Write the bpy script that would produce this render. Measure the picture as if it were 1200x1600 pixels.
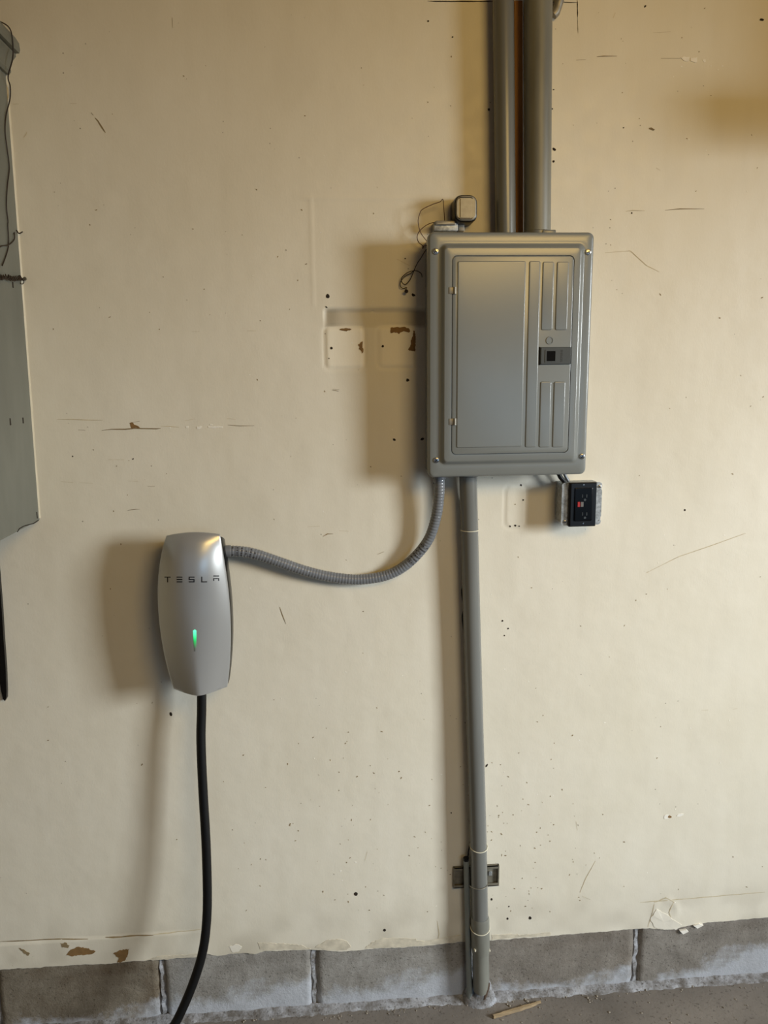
import bpy, bmesh, math, random
import numpy as np
from mathutils import Vector, Matrix

for o in list(bpy.data.objects):
    bpy.data.objects.remove(o)
random.seed(7)
scn = bpy.context.scene
COL = scn.collection

# ------------------------------------------------------------------ camera
FPX = 1200.0                                   # focal length in pixels of the 1200x1600 frame
PITCH, YAW, ROLL, CAM_H, CAM_D = .1844, .0745, -.0116, 1.5747, 1.6937
_fw = np.array([math.sin(YAW) * math.cos(PITCH), math.cos(YAW) * math.cos(PITCH), -math.sin(PITCH)])
_rt0 = np.array([math.cos(YAW), -math.sin(YAW), 0.])
_up0 = np.cross(_rt0, _fw)
_rt = math.cos(ROLL) * _rt0 + math.sin(ROLL) * _up0
_up = -math.sin(ROLL) * _rt0 + math.cos(ROLL) * _up0
CAM = np.array([0., -CAM_D, CAM_H])
cd = bpy.data.cameras.new('camera')
cam = bpy.data.objects.new('camera', cd)
COL.objects.link(cam)
cd.sensor_fit = 'VERTICAL'
cd.sensor_height = 32.0
cd.sensor_width = 24.0
cd.lens = FPX / 1600.0 * 32.0
cd.clip_start = .01
M = Matrix.Identity(4)
for i in range(3):
    M[i][0], M[i][1], M[i][2], M[i][3] = _rt[i], _up[i], -_fw[i], CAM[i]
cam.matrix_world = M
scn.camera = cam

def P(px, py, y=0.0):
    """photo pixel -> point on the vertical plane at depth y (wall face is y = 0)"""
    d = _fw + _rt * (px - 600) / FPX + _up * (800 - py) / FPX
    t = (y + CAM_D) / d[1]
    p = CAM + t * d
    return Vector((p[0], y, p[2]))

def PF(px, py, z=0.0):
    """photo pixel -> point on the horizontal plane at height z"""
    d = _fw + _rt * (px - 600) / FPX + _up * (800 - py) / FPX
    t = (z - CAM_H) / d[2]
    p = CAM + t * d
    return Vector((p[0], p[1], z))

# ------------------------------------------------------------------ world, lights, exposure
w = bpy.data.worlds.new('world')
scn.world = w
w.use_nodes = True
w.node_tree.nodes['Background'].inputs[0].default_value = (.62, .74, 1.0, 1)
w.node_tree.nodes['Background'].inputs[1].default_value = .12

def area(name, loc, target, sx, sy, power, col, spread=180):
    l = bpy.data.lights.new(name, 'AREA')
    l.shape = 'RECTANGLE'
    l.size, l.size_y = sx, sy
    l.energy = power
    l.color = col
    l.spread = math.radians(spread)
    o = bpy.data.objects.new(name, l)
    COL.objects.link(o)
    o.location = loc
    d = Vector(target) - Vector(loc)
    o.rotation_euler = d.to_track_quat('-Z', 'Y').to_euler()
    return o

# daylight through the window of the wall on the right
area('window_daylight', (3.55, -2.0, 1.75), (-.02, 0, .40), .80, 1.0, 22.0, (.91, .975, 1.0), 61)
# daylight through the open garage door behind the camera
area('garage_door_daylight', (1.8, -4.1, 1.2), (.8, -.6, -.3), 1.8, 1.0, 3.6, (.42, .70, 1.0), 70)
# warm ceiling lamp
area('ceiling_lamp', (.95, -2.0, 2.64), (.4, -.2, 1.4), 1.0, 1.0, 28.5, (1.0, .66, .20))

vs = scn.view_settings
vs.view_transform = 'Standard'
vs.look = 'None'
vs.gamma = 1.0
vs.use_curve_mapping = False
vs.exposure = 0.0

FZ = -.018                                     # top of the floor slab

# ------------------------------------------------------------------ materials
def s2l(c):
    r = []
    for v in c:
        v = v / 255.0
        r.append(v / 12.92 if v <= .04045 else ((v + .055) / 1.055) ** 2.4)
    return tuple(r) + (1.0,)

class NT:
    def __init__(s, name):
        s.m = bpy.data.materials.new(name)
        s.m.use_nodes = True
        s.t = s.m.node_tree
        s.b = s.t.nodes['Principled BSDF']
        s.tc = s.t.nodes.new('ShaderNodeTexCoord')
    def n(s, kind, **kw):
        x = s.t.nodes.new(kind)
        for k, v in kw.items():
            if k.startswith('i_'):
                x.inputs[k[2:].replace('_', ' ')].default_value = v
            else:
                setattr(x, k, v)
        return x
    def l(s, a, b):
        s.t.links.new(a, b)
    def noise(s, scale, detail=4, rough=.55, vec=None, stretch=None):
        x = s.n('ShaderNodeTexNoise')
        x.inputs['Scale'].default_value = scale
        x.inputs['Detail'].default_value = detail
        x.inputs['Roughness'].default_value = rough
        src = vec or s.tc.outputs['Object']
        if stretch:
            mp = s.n('ShaderNodeMapping')
            mp.inputs['Scale'].default_value = stretch
            s.l(src, mp.inputs['Vector'])
            src = mp.outputs['Vector']
        s.l(src, x.inputs['Vector'])
        return x.outputs['Fac']
    def ramp(s, fac, a, b, va=0.0, vb=1.0):
        x = s.n('ShaderNodeMapRange')
        x.inputs['From Min'].default_value = a
        x.inputs['From Max'].default_value = b
        x.inputs['To Min'].default_value = va
        x.inputs['To Max'].default_value = vb
        s.l(fac, x.inputs['Value'])
        return x.outputs['Result']
    def mix(s, fac, a, b, mode='MIX'):
        x = s.n('ShaderNodeMix', data_type='RGBA', blend_type=mode)
        for sock, v in ((x.inputs[0], fac), (x.inputs[6], a), (x.inputs[7], b)):
            if hasattr(v, 'is_linked'):
                s.l(v, sock)
            elif isinstance(v, (int, float)):
                sock.default_value = v
            else:
                sock.default_value = v
        return x.outputs[2]
    def math(s, op, a, b=0.0):
        x = s.n('ShaderNodeMath', operation=op)
        for i, v in enumerate((a, b)):
            if hasattr(v, 'is_linked'):
                s.l(v, x.inputs[i])
            else:
                x.inputs[i].default_value = v
        return x.outputs[0]
    def bump(s, h, strength=.3, dist=.001, prev=None):
        x = s.n('ShaderNodeBump')
        x.inputs['Strength'].default_value = strength
        x.inputs['Distance'].default_value = dist
        s.l(h, x.inputs['Height'])
        if prev is not None:
            s.l(prev, x.inputs['Normal'])
        s.l(x.outputs['Normal'], s.b.inputs['Normal'])
        return x.outputs['Normal']
    def set(s, color=None, rough=.5, metal=0.0, spec=None):
        if color is not None:
            if hasattr(color, 'is_linked'):
                s.l(color, s.b.inputs['Base Color'])
            else:
                s.b.inputs['Base Color'].default_value = color
        if hasattr(rough, 'is_linked'):
            s.l(rough, s.b.inputs['Roughness'])
        else:
            s.b.inputs['Roughness'].default_value = rough
        s.b.inputs['Metallic'].default_value = metal
        if spec is not None:
            s.b.inputs['Specular IOR Level'].default_value = spec

MAT = {}
def simple(name, col, rough=.5, metal=0.0, var=.12, scale=40, bump=0.0, bscale=300, spec=None, stretch=None):
    n = NT(name)
    base = s2l(col)
    dark = tuple(v * (1 - var) for v in base[:3]) + (1,)
    light = tuple(min(1, v * (1 + var)) for v in base[:3]) + (1,)
    f = n.ramp(n.noise(scale, stretch=stretch), .3, .7)
    n.set(n.mix(f, dark, light), rough, metal, spec)
    if bump:
        n.bump(n.noise(bscale, 3), bump, .0006)
    MAT[name] = n.m
    return n

def mat_wall():
    n = NT('cream_wall_paint')
    at = n.n('ShaderNodeAttribute', attribute_name='tone')
    big = n.ramp(n.noise(2.2, 5, .6), .3, .7)
    col = n.mix(big, s2l((224, 217, 199)), s2l((232, 226, 211)))
    streak = n.ramp(n.noise(9, 5, .65, stretch=(2.2, 1, .35)), .35, .75)
    col = n.mix(n.math('MULTIPLY', streak, .17), col, s2l((211, 201, 177)))
    # tone attribute: <0.5 grime and painted recess shade, >0.5 cleaner paint
    lo = n.ramp(at.outputs['Fac'], .5, 0.0)
    hi = n.ramp(at.outputs['Fac'], .5, 1.0)
    col = n.mix(lo, col, s2l((136, 124, 102)))
    col = n.mix(hi, col, s2l((244, 236, 216)))
    # fine dirt flecks
    v = n.n('ShaderNodeTexVoronoi')
    v.inputs['Scale'].default_value = 42
    n.l(n.tc.outputs['Object'], v.inputs['Vector'])
    sparse = n.ramp(n.noise(7, 2), .56, .62)
    dot = n.math('MULTIPLY', n.ramp(v.outputs['Distance'], .075, .04), sparse)
    col = n.mix(n.math('MULTIPLY', dot, .7), col, s2l((96, 82, 62)))
    n.set(col, n.ramp(n.noise(30, 3), .3, .7, .42, .6))
    b = n.bump(n.noise(160, 4, .6, stretch=(1.6, 1, .7)), .22, .0008)
    n.bump(n.noise(22, 4), .12, .003, b)
    MAT['wall'] = n.m
mat_wall()

def mat_block(name, a, b, eff, brown):
    n = NT(name)
    f = n.ramp(n.noise(12, 7, .7), .33, .68)
    col = n.mix(f, s2l(a), s2l(b))
    col = n.mix(n.math('MULTIPLY', n.ramp(n.noise(5, 3), .45, .7), brown), col, s2l((92, 74, 54)))
    speck = n.ramp(n.noise(170, 2), .60, .70)
    col = n.mix(n.math('MULTIPLY', speck, .55), col, s2l((52, 48, 44)))
    sep = n.n('ShaderNodeSeparateXYZ')
    n.l(n.tc.outputs['Object'], sep.inputs[0])
    h = n.math('ADD', n.math('MULTIPLY', sep.outputs['Z'], -9.0),
               n.math('MULTIPLY', n.math('SUBTRACT', n.noise(9, 6, .65), .5), 2.2))
    # object origin sits on the floor line, x runs along the wall
    h = n.math('ADD', h, n.math('MULTIPLY', sep.outputs['X'], eff[1]))
    m = n.ramp(h, eff[0] - .18, eff[0] + .22)
    col = n.mix(n.math('MULTIPLY', m, .85), col, s2l((186, 190, 198)))
    n.set(col, .92, 0, .2)
    bb = n.bump(n.noise(120, 5, .7), .6, .003)
    n.bump(n.noise(420, 2), .35, .001, bb)
    MAT[name] = n.m
mat_block('block_brown', (108, 98, 84), (142, 134, 120), (.02, 0.0), .75)
mat_block('block_pale', (130, 126, 120), (166, 163, 158), (-.42, .9), .12)
mat_block('block_grey', (118, 111, 103), (148, 142, 134), (-.02, 0.0), .35)
mat_block('block_streak', (120, 114, 107), (152, 147, 140), (-.35, 3.0), .25)

def mat_floor():
    n = NT('floor_concrete')
    f = n.ramp(n.noise(3.5, 7, .65), .3, .7)
    col = n.mix(f, s2l((104, 99, 94)), s2l((134, 128, 122)))
    col = n.mix(n.math('MULTIPLY', n.ramp(n.noise(140, 2), .6, .7), .5), col, s2l((62, 56, 50)))
    n.set(col, .85, 0, .3)
    n.bump(n.noise(90, 6, .7), .45, .003)
    MAT['floor'] = n.m
mat_floor()

simple('mortar', (150, 147, 143), .95, 0, .3, 60, .8, 150)
def mat_strip():
    n = NT('strip_mortar')
    f = n.ramp(n.noise(26, 7, .7), .40, .62)
    col = n.mix(f, s2l((112, 108, 104)), s2l((172, 174, 180)))
    col = n.mix(n.math('MULTIPLY', n.ramp(n.noise(150, 2), .58, .68), .6), col, s2l((70, 66, 62)))
    n.set(col, .95, 0, .2)
    n.bump(n.noise(130, 5, .7), .9, .0025)
    MAT['strip_mortar'] = n.m
mat_strip()
simple('grey_enamel', (128, 132, 131), .24, 0, .03, 8, .06, 260, .65)
simple('pvc_grey', (114, 115, 112), .24, 0, .14, 14, .12, 120, stretch=(1, 1, .15))
simple('pvc_old', (122, 122, 114), .42, 0, .22, 20, .2, 120, stretch=(1, 1, .2))
simple('pvc_pale', (128, 134, 132), .4, 0, .25, 24, .2, 120, stretch=(1, 1, .2))
simple('flex_grey', (116, 119, 124), .24, 0, .08, 30)
simple('cabinet_paint', (114, 115, 106), .55, 0, .16, 9, .3, 120, stretch=(1, 1, .35))
simple('silver', (188, 189, 189), .30, .55, .02, 5)
simple('black_gloss', (5, 5, 6), .28, 0, .1, 30, spec=.25)
simple('black_plastic', (9, 8, 8), .35, 0, .2, 60)
simple('black_rubber', (8, 8, 9), .5, 0, .15, 60, spec=.35)
simple('letter_black', (22, 23, 25), .5, 0, .05, 60)
simple('galvanised', (168, 172, 174), .5, .55, .4, 130, .2, 200)
simple('zinc_screw', (205, 205, 205), .25, 1.0, .1, 90)
simple('steel_tan', (122, 117, 104), .55, .25, .25, 60, .3, 200)
simple('steel_light', (150, 146, 136), .45, .35, .15, 60)
simple('latch_plastic', (66, 72, 76), .42, 0, .06, 40)
simple('latch_dark', (7, 7, 8), .7, 0, .1, 40, spec=.1)
simple('latch_print', (18, 20, 22), .5, 0, .05, 40)
simple('tie_cream', (205, 200, 180), .5, 0, .1, 60)
simple('wire_red', (74, 34, 24), .45, 0, .2, 60)
simple('wire_dark', (42, 28, 16), .55, 0, .3, 60)
simple('wood_bare', (190, 136, 76), .7, 0, .22, 12, .4, 90, stretch=(6, 6, .3))
simple('splinter_wood', (148, 128, 98), .7, 0, .3, 30, .4, 150, stretch=(.4, 4, 4))
simple('bark_brown', (84, 68, 56), .85, 0, .3, 60, .5, 150)
simple('hardboard', (128, 98, 58), .85, 0, .18, 60, .3, 200)
simple('torn_paper', (206, 197, 177), .9, 0, .18, 50, .3, 200)
simple('scuff', (196, 182, 152), .8, 0, .2, 60)
simple('hole_dark', (38, 28, 18), .9, 0, .2, 60)
simple('scratch', (138, 120, 88), .85, 0, .25, 60)
simple('chip_white', (240, 236, 226), .7, 0, .05, 60)
simple('caulk_white', (230, 224, 210), .6, 0, .06, 30)
simple('red_button', (176, 44, 44), .4, 0, .05, 40)
simple('pale_button', (112, 110, 108), .45, 0, .05, 40)
simple('ceiling_wood', (150, 122, 88), .8, 0, .2, 6, stretch=(1, 8, 1))
simple('room_paint', (206, 192, 160), .8, 0, .06, 4)
simple('grit', (150, 142, 130), .9, 0, .4, 200)
simple('wall_bead', (216, 207, 184), .6, 0, .06, 30)
simple('ink', (58, 56, 60), .6, 0, .1, 40)
simple('window_white', (225, 225, 220), .5, 0, .04, 10)

def mat_led():
    n = NT('green_led')
    sep = n.n('ShaderNodeSeparateXYZ')
    n.l(n.tc.outputs['Generated'], sep.inputs[0])
    z = sep.outputs['Z']
    st = n.math('POWER', n.ramp(z, 0.05, .75), 1.8)
    n.set(n.mix(n.ramp(z, .15, .6), s2l((120, 122, 121)), s2l((20, 170, 90))), .35)
    n.l(n.mix(n.ramp(z, .45, 1.0), s2l((0, 220, 96)), s2l((110, 255, 200))), n.b.inputs['Emission Color'])
    n.l(n.math('MULTIPLY', st, 1.35), n.b.inputs['Emission Strength'])
    MAT['led'] = n.m
mat_led()

# ------------------------------------------------------------------ mesh helpers
ORIG = {}
def thing(name, label, cat, loc, group=None):
    o = bpy.data.objects.new(name, None)
    COL.objects.link(o)
    o.location = loc
    o.empty_display_size = .02
    o['label'] = label
    o['category'] = cat
    if group:
        o['group'] = group
    ORIG[o.name] = Vector(loc)
    return o

class MB:
    def __init__(s):
        s.v, s.f = [], []
    def add(s, vs_, fs_):
        k = len(s.v)
        s.v += [tuple(p) for p in vs_]
        s.f += [tuple(i + k for i in f) for f in fs_]
        return s
    def loft(s, rings, cap0=True, cap1=True, closed=True):
        n = len(rings[0])
        vs_ = [p for r in rings for p in r]
        fs_ = []
        for i in range(len(rings) - 1):
            for j in range(n if closed else n - 1):
                a, b = i * n + j, i * n + (j + 1) % n
                fs_.append((a, b, b + n, a + n))
        if cap0:
            fs_.append(tuple(reversed(range(n))))
        if cap1:
            fs_.append(tuple(range((len(rings) - 1) * n, len(rings) * n)))
        return s.add(vs_, fs_)
    def box(s, x0, x1, y0, y1, z0, z1, bev=0.0, seg=2):
        bm = bmesh.new()
        bmesh.ops.create_cube(bm, size=1)
        for v in bm.verts:
            v.co = Vector(((x0 + x1) / 2 + v.co.x * (x1 - x0), (y0 + y1) / 2 + v.co.y * (y1 - y0), (z0 + z1) / 2 + v.co.z * (z1 - z0)))
        if bev:
            bmesh.ops.bevel(bm, geom=bm.edges[:], offset=bev, segments=seg, affect='EDGES', profile=.5)
        bm.verts.index_update()
        s.add([v.co.copy() for v in bm.verts], [[v.index for v in f.verts] for f in bm.faces])
        bm.free()
        return s
    def tube(s, pts, rad, n=16, cap=True):
        pts = [Vector(p) for p in pts]
        rings = []
        prev = None
        for i, p in enumerate(pts):
            t = (pts[min(i + 1, len(pts) - 1)] - pts[max(i - 1, 0)]).normalized()
            if prev is None:
                a = Vector((0, -1, 0)) if abs(t.y) < .9 else Vector((1, 0, 0))
                a = (a - t * a.dot(t)).normalized()
            else:
                a = (prev - t * prev.dot(t)).normalized()
            prev = a
            b = t.cross(a)
            r = rad[i] if isinstance(rad, (list, tuple)) else (rad(i) if callable(rad) else rad)
            rings.append([p + (a * math.cos(2 * math.pi * k / n) + b * math.sin(2 * math.pi * k / n)) * r for k in range(n)])
        return s.loft(rings, cap, cap)
    def build(s, name, mat, parent=None, smooth=35, kind=None, origin=None):
        me = bpy.data.meshes.new(name)
        if parent is not None:
            org = ORIG[parent.name]
        else:
            org = Vector(origin) if origin is not None else Vector((0, 0, 0))
        me.from_pydata([tuple(Vector(p) - org) for p in s.v], [], s.f)
        me.update()
        bm = bmesh.new()
        bm.from_mesh(me)
        bmesh.ops.recalc_face_normals(bm, faces=bm.faces)
        bm.to_mesh(me)
        bm.free()
        me.materials.append(MAT[mat])
        if smooth:
            me.polygons.foreach_set('use_smooth', [True] * len(me.polygons))
            me.set_sharp_from_angle(angle=math.radians(smooth))
        o = bpy.data.objects.new(name, me)
        COL.objects.link(o)
        if parent is not None:
            o.parent = parent
        else:
            o.location = org
        ORIG[o.name] = org
        if kind:
            o['kind'] = kind
        return o

def tag(o, label, cat, group=None):
    o['label'] = label
    o['category'] = cat
    if group:
        o['group'] = group
    return o

def rrect(x0, x1, z0, z1, r, y, n=5):
    pts = []
    for cx, cz, a0 in ((x1 - r, z1 - r, 0), (x0 + r, z1 - r, 90), (x0 + r, z0 + r, 180), (x1 - r, z0 + r, 270)):
        for k in range(n + 1):
            a = math.radians(a0 + 90 * k / n)
            pts.append(Vector((cx + r * math.cos(a), y, cz + r * math.sin(a))))
    return pts

def smooth_path(pts, n):
    """Catmull-Rom through the points, resampled to n even steps"""
    pts = [np.array(p, float) for p in pts]
    q = [2 * pts[0] - pts[1]] + pts + [2 * pts[-1] - pts[-2]]
    out = []
    for i in range(1, len(q) - 2):
        for k in range(24):
            t = k / 24
            out.append(.5 * ((2 * q[i]) + (-q[i - 1] + q[i + 1]) * t + (2 * q[i - 1] - 5 * q[i] + 4 * q[i + 1] - q[i + 2]) * t * t
                             + (-q[i - 1] + 3 * q[i] - 3 * q[i + 1] + q[i + 2]) * t ** 3))
    out.append(pts[-1])
    out = np.array(out)
    L = np.concatenate([[0], np.cumsum(np.linalg.norm(np.diff(out, axis=0), axis=1))])
    tt = np.linspace(0, L[-1], n)
    return [Vector([np.interp(t, L, out[:, k]) for k in range(3)]) for t in tt], L[-1]

def screw(parent, c, r=.0055, name='screw', mat='zinc_screw', slot='latch_dark', h=.003):
    """round head facing -y with a crossed recess"""
    m = MB()
    rings = []
    for f, d in ((1, 0), (1, -.4 * h), (.85, -.8 * h), (.5, -h)):
        rings.append([Vector((c.x + r * f * math.cos(a), c.y + d, c.z + r * f * math.sin(a))) for a in [2 * math.pi * k / 16 for k in range(16)]])
    m.loft(rings)
    o = m.build(name, mat, parent)
    ORIG[o.name] = ORIG[parent.name]
    s_ = MB()
    for a in (.5, .5 + math.pi / 2):
        dx, dz = math.cos(a), math.sin(a)
        q = []
        for u, v in ((-.62, -.11), (.62, -.11), (.62, .11), (-.62, .11)):
            q.append((c.x + r * (u * dx - v * dz), c.z + r * (u * dz + v * dx)))
        s_.loft([[Vector((x, c.y - h * .7, z)) for x, z in q], [Vector((x, c.y - h * 1.04, z)) for x, z in q]])
    s_.build('slot', slot, o, 0)
    return o

# ------------------------------------------------------------------ wall relief
_rng = np.random.RandomState(11)
_LAT = _rng.rand(128, 128)
def vnoise(x, z, s):
    x = np.asarray(x, float) / s + 31.7
    z = np.asarray(z, float) / s + 12.3
    i, j = np.floor(x).astype(int), np.floor(z).astype(int)
    u, v = x - i, z - j
    u, v = u * u * (3 - 2 * u), v * v * (3 - 2 * v)
    g = lambda a, b: _LAT[a % 128, b % 128]
    return (g(i, j) * (1 - u) + g(i + 1, j) * u) * (1 - v) + (g(i, j + 1) * (1 - u) + g(i + 1, j + 1) * u) * v - .5

def sst(a, b, x):
    t = np.clip((x - a) / (b - a), 0, 1)
    return t * t * (3 - 2 * t)

def rbox(x, z, x0, x1, z0, z1, r):
    """signed distance to a rounded rectangle (negative inside)"""
    dx = np.abs(x - (x0 + x1) / 2) - (x1 - x0) / 2 + r
    dz = np.abs(z - (z0 + z1) / 2) - (z1 - z0) / 2 + r
    return np.hypot(np.maximum(dx, 0), np.maximum(dz, 0)) + np.minimum(np.maximum(dx, dz), 0) - r

def wr(px0, py0, px1, py1):
    a, b = P(px0, py1), P(px1, py0)
    return a.x, b.x, a.z, b.z

SQ1 = wr(508, 510, 569, 577)
SQ2 = wr(591, 509, 650, 575)
BAND = wr(508, 483, 672, 512)
PLATE = wr(788, 757, 823, 826)
RP = wr(487, 310, 690, 486)
BULGE = P(1040, 1425)
SEAMZ = P(150, 1466).z

def wall_d(x, z):
    """depth of the wall face (y), negative is towards the room"""
    x, z = np.asarray(x, float), np.asarray(z, float)
    y = .0022 * vnoise(x, z, .32) + .0012 * vnoise(x + 3, z, .11) + .0006 * vnoise(x, z + 5, .045) + .00025 * vnoise(x, z, .016)
    for q in (SQ1, SQ2):
        d = rbox(x, z, *q, .011)
        y = y + .0016 * np.exp(-(d / .003) ** 2) - .0014 * sst(.001, -.006, d)
    d = rbox(x, z, *BAND, .004)
    t = np.clip((z - BAND[2]) / (BAND[3] - BAND[2]), 0, 1)
    y = y + sst(.002, -.002, d) * .007 * t
    x0, x1, z0, z1 = PLATE
    d = np.maximum(rbox(x, z, x0, x1, z0, z1, .016), z - z1)
    y = y + .0012 * np.exp(-(d / .0025) ** 2) - .0005 * sst(0, -.004, d)
    # raised paint edges of an old patch
    x0, x1, z0, z1 = RP
    k = sst(x0 - .02, x0, x) * sst(x1, x1 - .04, x)
    y = y - .0010 * np.exp(-((z - z1) / .003) ** 2) * k
    k = sst(z0, z0 + .02, z) * sst(z1 + .01, z1 - .005, z)
    y = y - .0007 * np.exp(-((x - x0 - .004) / .003) ** 2) * k
    # blistered plaster low on the right, filler over the left seam
    r = np.hypot((x - BULGE.x) / .028, (z - BULGE.z) / .035)
    y = y - .0022 * np.exp(-((r - 1) / .35) ** 2) * (.6 + vnoise(x, z, .02))
    k = sst(-.28, -.42, x)
    y = y - .0030 * sst(SEAMZ + .004, SEAMZ - .001, z) * k
    # sill of paint along the lower edge
    return y

def wall_tone(x, z):
    x, z = np.asarray(x, float), np.asarray(z, float)
    t = np.full(x.shape, .5)
    for q in (SQ1, SQ2):
        d = rbox(x, z, *q, .011)
        t = t + .34 * sst(.004, -.004, d)
    d = rbox(x, z, *BAND, .004)
    cx = np.minimum(np.abs(x - BAND[0] - .012), np.abs(x - BAND[1] + .03))
    t = t - .35 * sst(.003, -.003, d) * (.35 + .65 * np.exp(-(cx / .02) ** 2))  # shade of the sunken band, deeper near its ends, painted into the tone
    low = sst(.30, .13, z)
    t = t - .18 * low * np.clip(.5 + 1.8 * vnoise(x, z, .05), 0, 1)
    t = t - .05 * np.clip(vnoise(x * 1.2, z * .35, .035) - .12, 0, 1)
    s = np.exp(-((x - P(1120, 1430).x) / .12) ** 2 - ((z - P(1120, 1430).z) / .03) ** 2)
    return np.clip(t + .2 * s, 0, 1)

BOT = [(-60, 1517)] + [(.5 * a, 1400 + .5 * b) for a, b in (
    (0, 228), (110, 222), (250, 212), (330, 210), (400, 203), (450, 200), (500, 198), (560, 192), (620, 190), (645, 180), (680, 188),
    (720, 182), (760, 178), (800, 182), (830, 172), (870, 172), (980, 168), (1050, 173), (1110, 170), (1150, 165), (1200, 162))]
BOT += [(600 + .5 * a, 1400 + .5 * b) for a, b in (
    (60, 160), (130, 155), (245, 143), (335, 138), (450, 130), (600, 118), (700, 110), (780, 104), (830, 100), (860, 104), (900, 105),
    (930, 98), (960, 90), (1000, 84), (1100, 75), (1200, 65), (1300, 57))]
BOTW = [P(a, b) for a, b in BOT]
bx_, bz_ = [p.x for p in BOTW], [p.z for p in BOTW]

def build_wall():
    xs = np.concatenate([np.linspace(-2.2, -.95, 8), np.arange(-.93, 1.27, .0042), np.linspace(1.3, 3.6, 10)])
    zz = np.concatenate([np.arange(0, 2.27, .0042), np.linspace(2.3, 2.6, 4)]) / 2.6
    X = np.repeat(xs[None, :], len(zz), 0)
    zb = np.interp(xs, bx_, bz_) + .0022 * vnoise(xs, xs * 0, .013) + .0012 * vnoise(xs, xs * 0 + 1, .006)
    Z = zb[None, :] + (2.70 - zb)[None, :] * zz[:, None]
    Y = wall_d(X, Z)
    nz, nx = X.shape
    V = np.stack([X, Y, Z], -1).reshape(-1, 3)
    idx = np.arange(nz * nx).reshape(nz, nx)
    F = np.stack([idx[:-1, :-1], idx[:-1, 1:], idx[1:, 1:], idx[1:, :-1]], -1).reshape(-1, 4)
    # thickness: back row under the bottom edge
    back = np.stack([xs, np.full(nx, .02), zb], -1)
    b0 = len(V)
    V = np.concatenate([V, back])
    bi = b0 + np.arange(nx)
    F = np.concatenate([F, np.stack([idx[0, 1:], idx[0, :-1], bi[:-1], bi[1:]], -1)])
    me = bpy.data.meshes.new('wall_back')
    me.vertices.add(len(V))
    me.vertices.foreach_set('co', V.ravel().astype(np.float32))
    me.loops.add(F.size)
    me.loops.foreach_set('vertex_index', F.ravel().astype(np.int32))
    me.polygons.add(len(F))
    me.polygons.foreach_set('loop_start', np.arange(0, F.size, 4, dtype=np.int32))
    me.polygons.foreach_set('use_smooth', np.ones(len(F), bool))
    me.update(calc_edges=True)
    me.validate()
    tone = np.concatenate([wall_tone(X, Z).ravel(), np.full(nx, .3)])
    a = me.attributes.new('tone', 'FLOAT', 'POINT')
    a.data.foreach_set('value', tone.astype(np.float32))
    me.set_sharp_from_angle(angle=math.radians(60))
    me.materials.append(MAT['wall'])
    o = bpy.data.objects.new('wall_back', me)
    COL.objects.link(o)
    o['kind'] = 'structure'
    o['label'] = 'cream painted garage wall with nail holes, scuffs and chipped paint'
    ORIG[o.name] = Vector((0, 0, 0))
    return o
WALL = build_wall()

def struct(o, label=None):
    o['kind'] = 'structure'
    if label:
        o['label'] = label
    return o

# rest of the room shell
struct(MB().box(-2.2, 3.6, -4.3, .02, -.12, FZ).build('floor', 'floor', None, 0), 'grey-brown concrete garage floor')
struct(MB().box(-2.25, 3.65, -4.35, .05, 2.70, 2.76).build('ceiling', 'ceiling_wood', None, 0), 'brown wooden garage ceiling')
struct(MB().box(-2.26, -2.2, -4.3, .05, -.12, 2.70).build('wall_left', 'room_paint', None, 0), 'cream painted side wall')
WY0, WY1, WZ0, WZ1 = -2.45, -1.55, 1.20, 2.30
wr_ = MB()
wr_.box(3.6, 3.68, -4.3, WY0, -.12, 2.70).box(3.6, 3.68, WY1, .05, -.12, 2.70)
wr_.box(3.6, 3.68, WY0, WY1, -.12, WZ0).box(3.6, 3.68, WY0, WY1, WZ1, 2.70)
struct(wr_.build('wall_right', 'room_paint', None, 0), 'cream painted side wall with a window')
wf = MB()
wf.box(3.59, 3.66, WY0 - .04, WY0 + .02, WZ0 - .04, WZ1 + .04).box(3.59, 3.66, WY1 - .02, WY1 + .04, WZ0 - .04, WZ1 + .04)
wf.box(3.59, 3.66, WY0 + .02, WY1 - .02, WZ0 - .04, WZ0 + .02).box(3.59, 3.66, WY0 + .02, WY1 - .02, WZ1 - .02, WZ1 + .04)
struct(wf.build('window_1', 'window_white', None, 0), 'white window frame in the side wall')

# unseen timber rail and hanger, added to cast the soft shadows at upper right
tr_ = MB()
tr_.box(1.13, 1.9, -.27, -.22, 2.035, 2.135, .002).box(1.27, 1.50, -.265, -.225, 2.135, 2.70, .002)
struct(tr_.build('shadow_rail', 'wood_bare', None, 0), 'unseen timber rail added to shadow the upper right of the wall')

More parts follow.
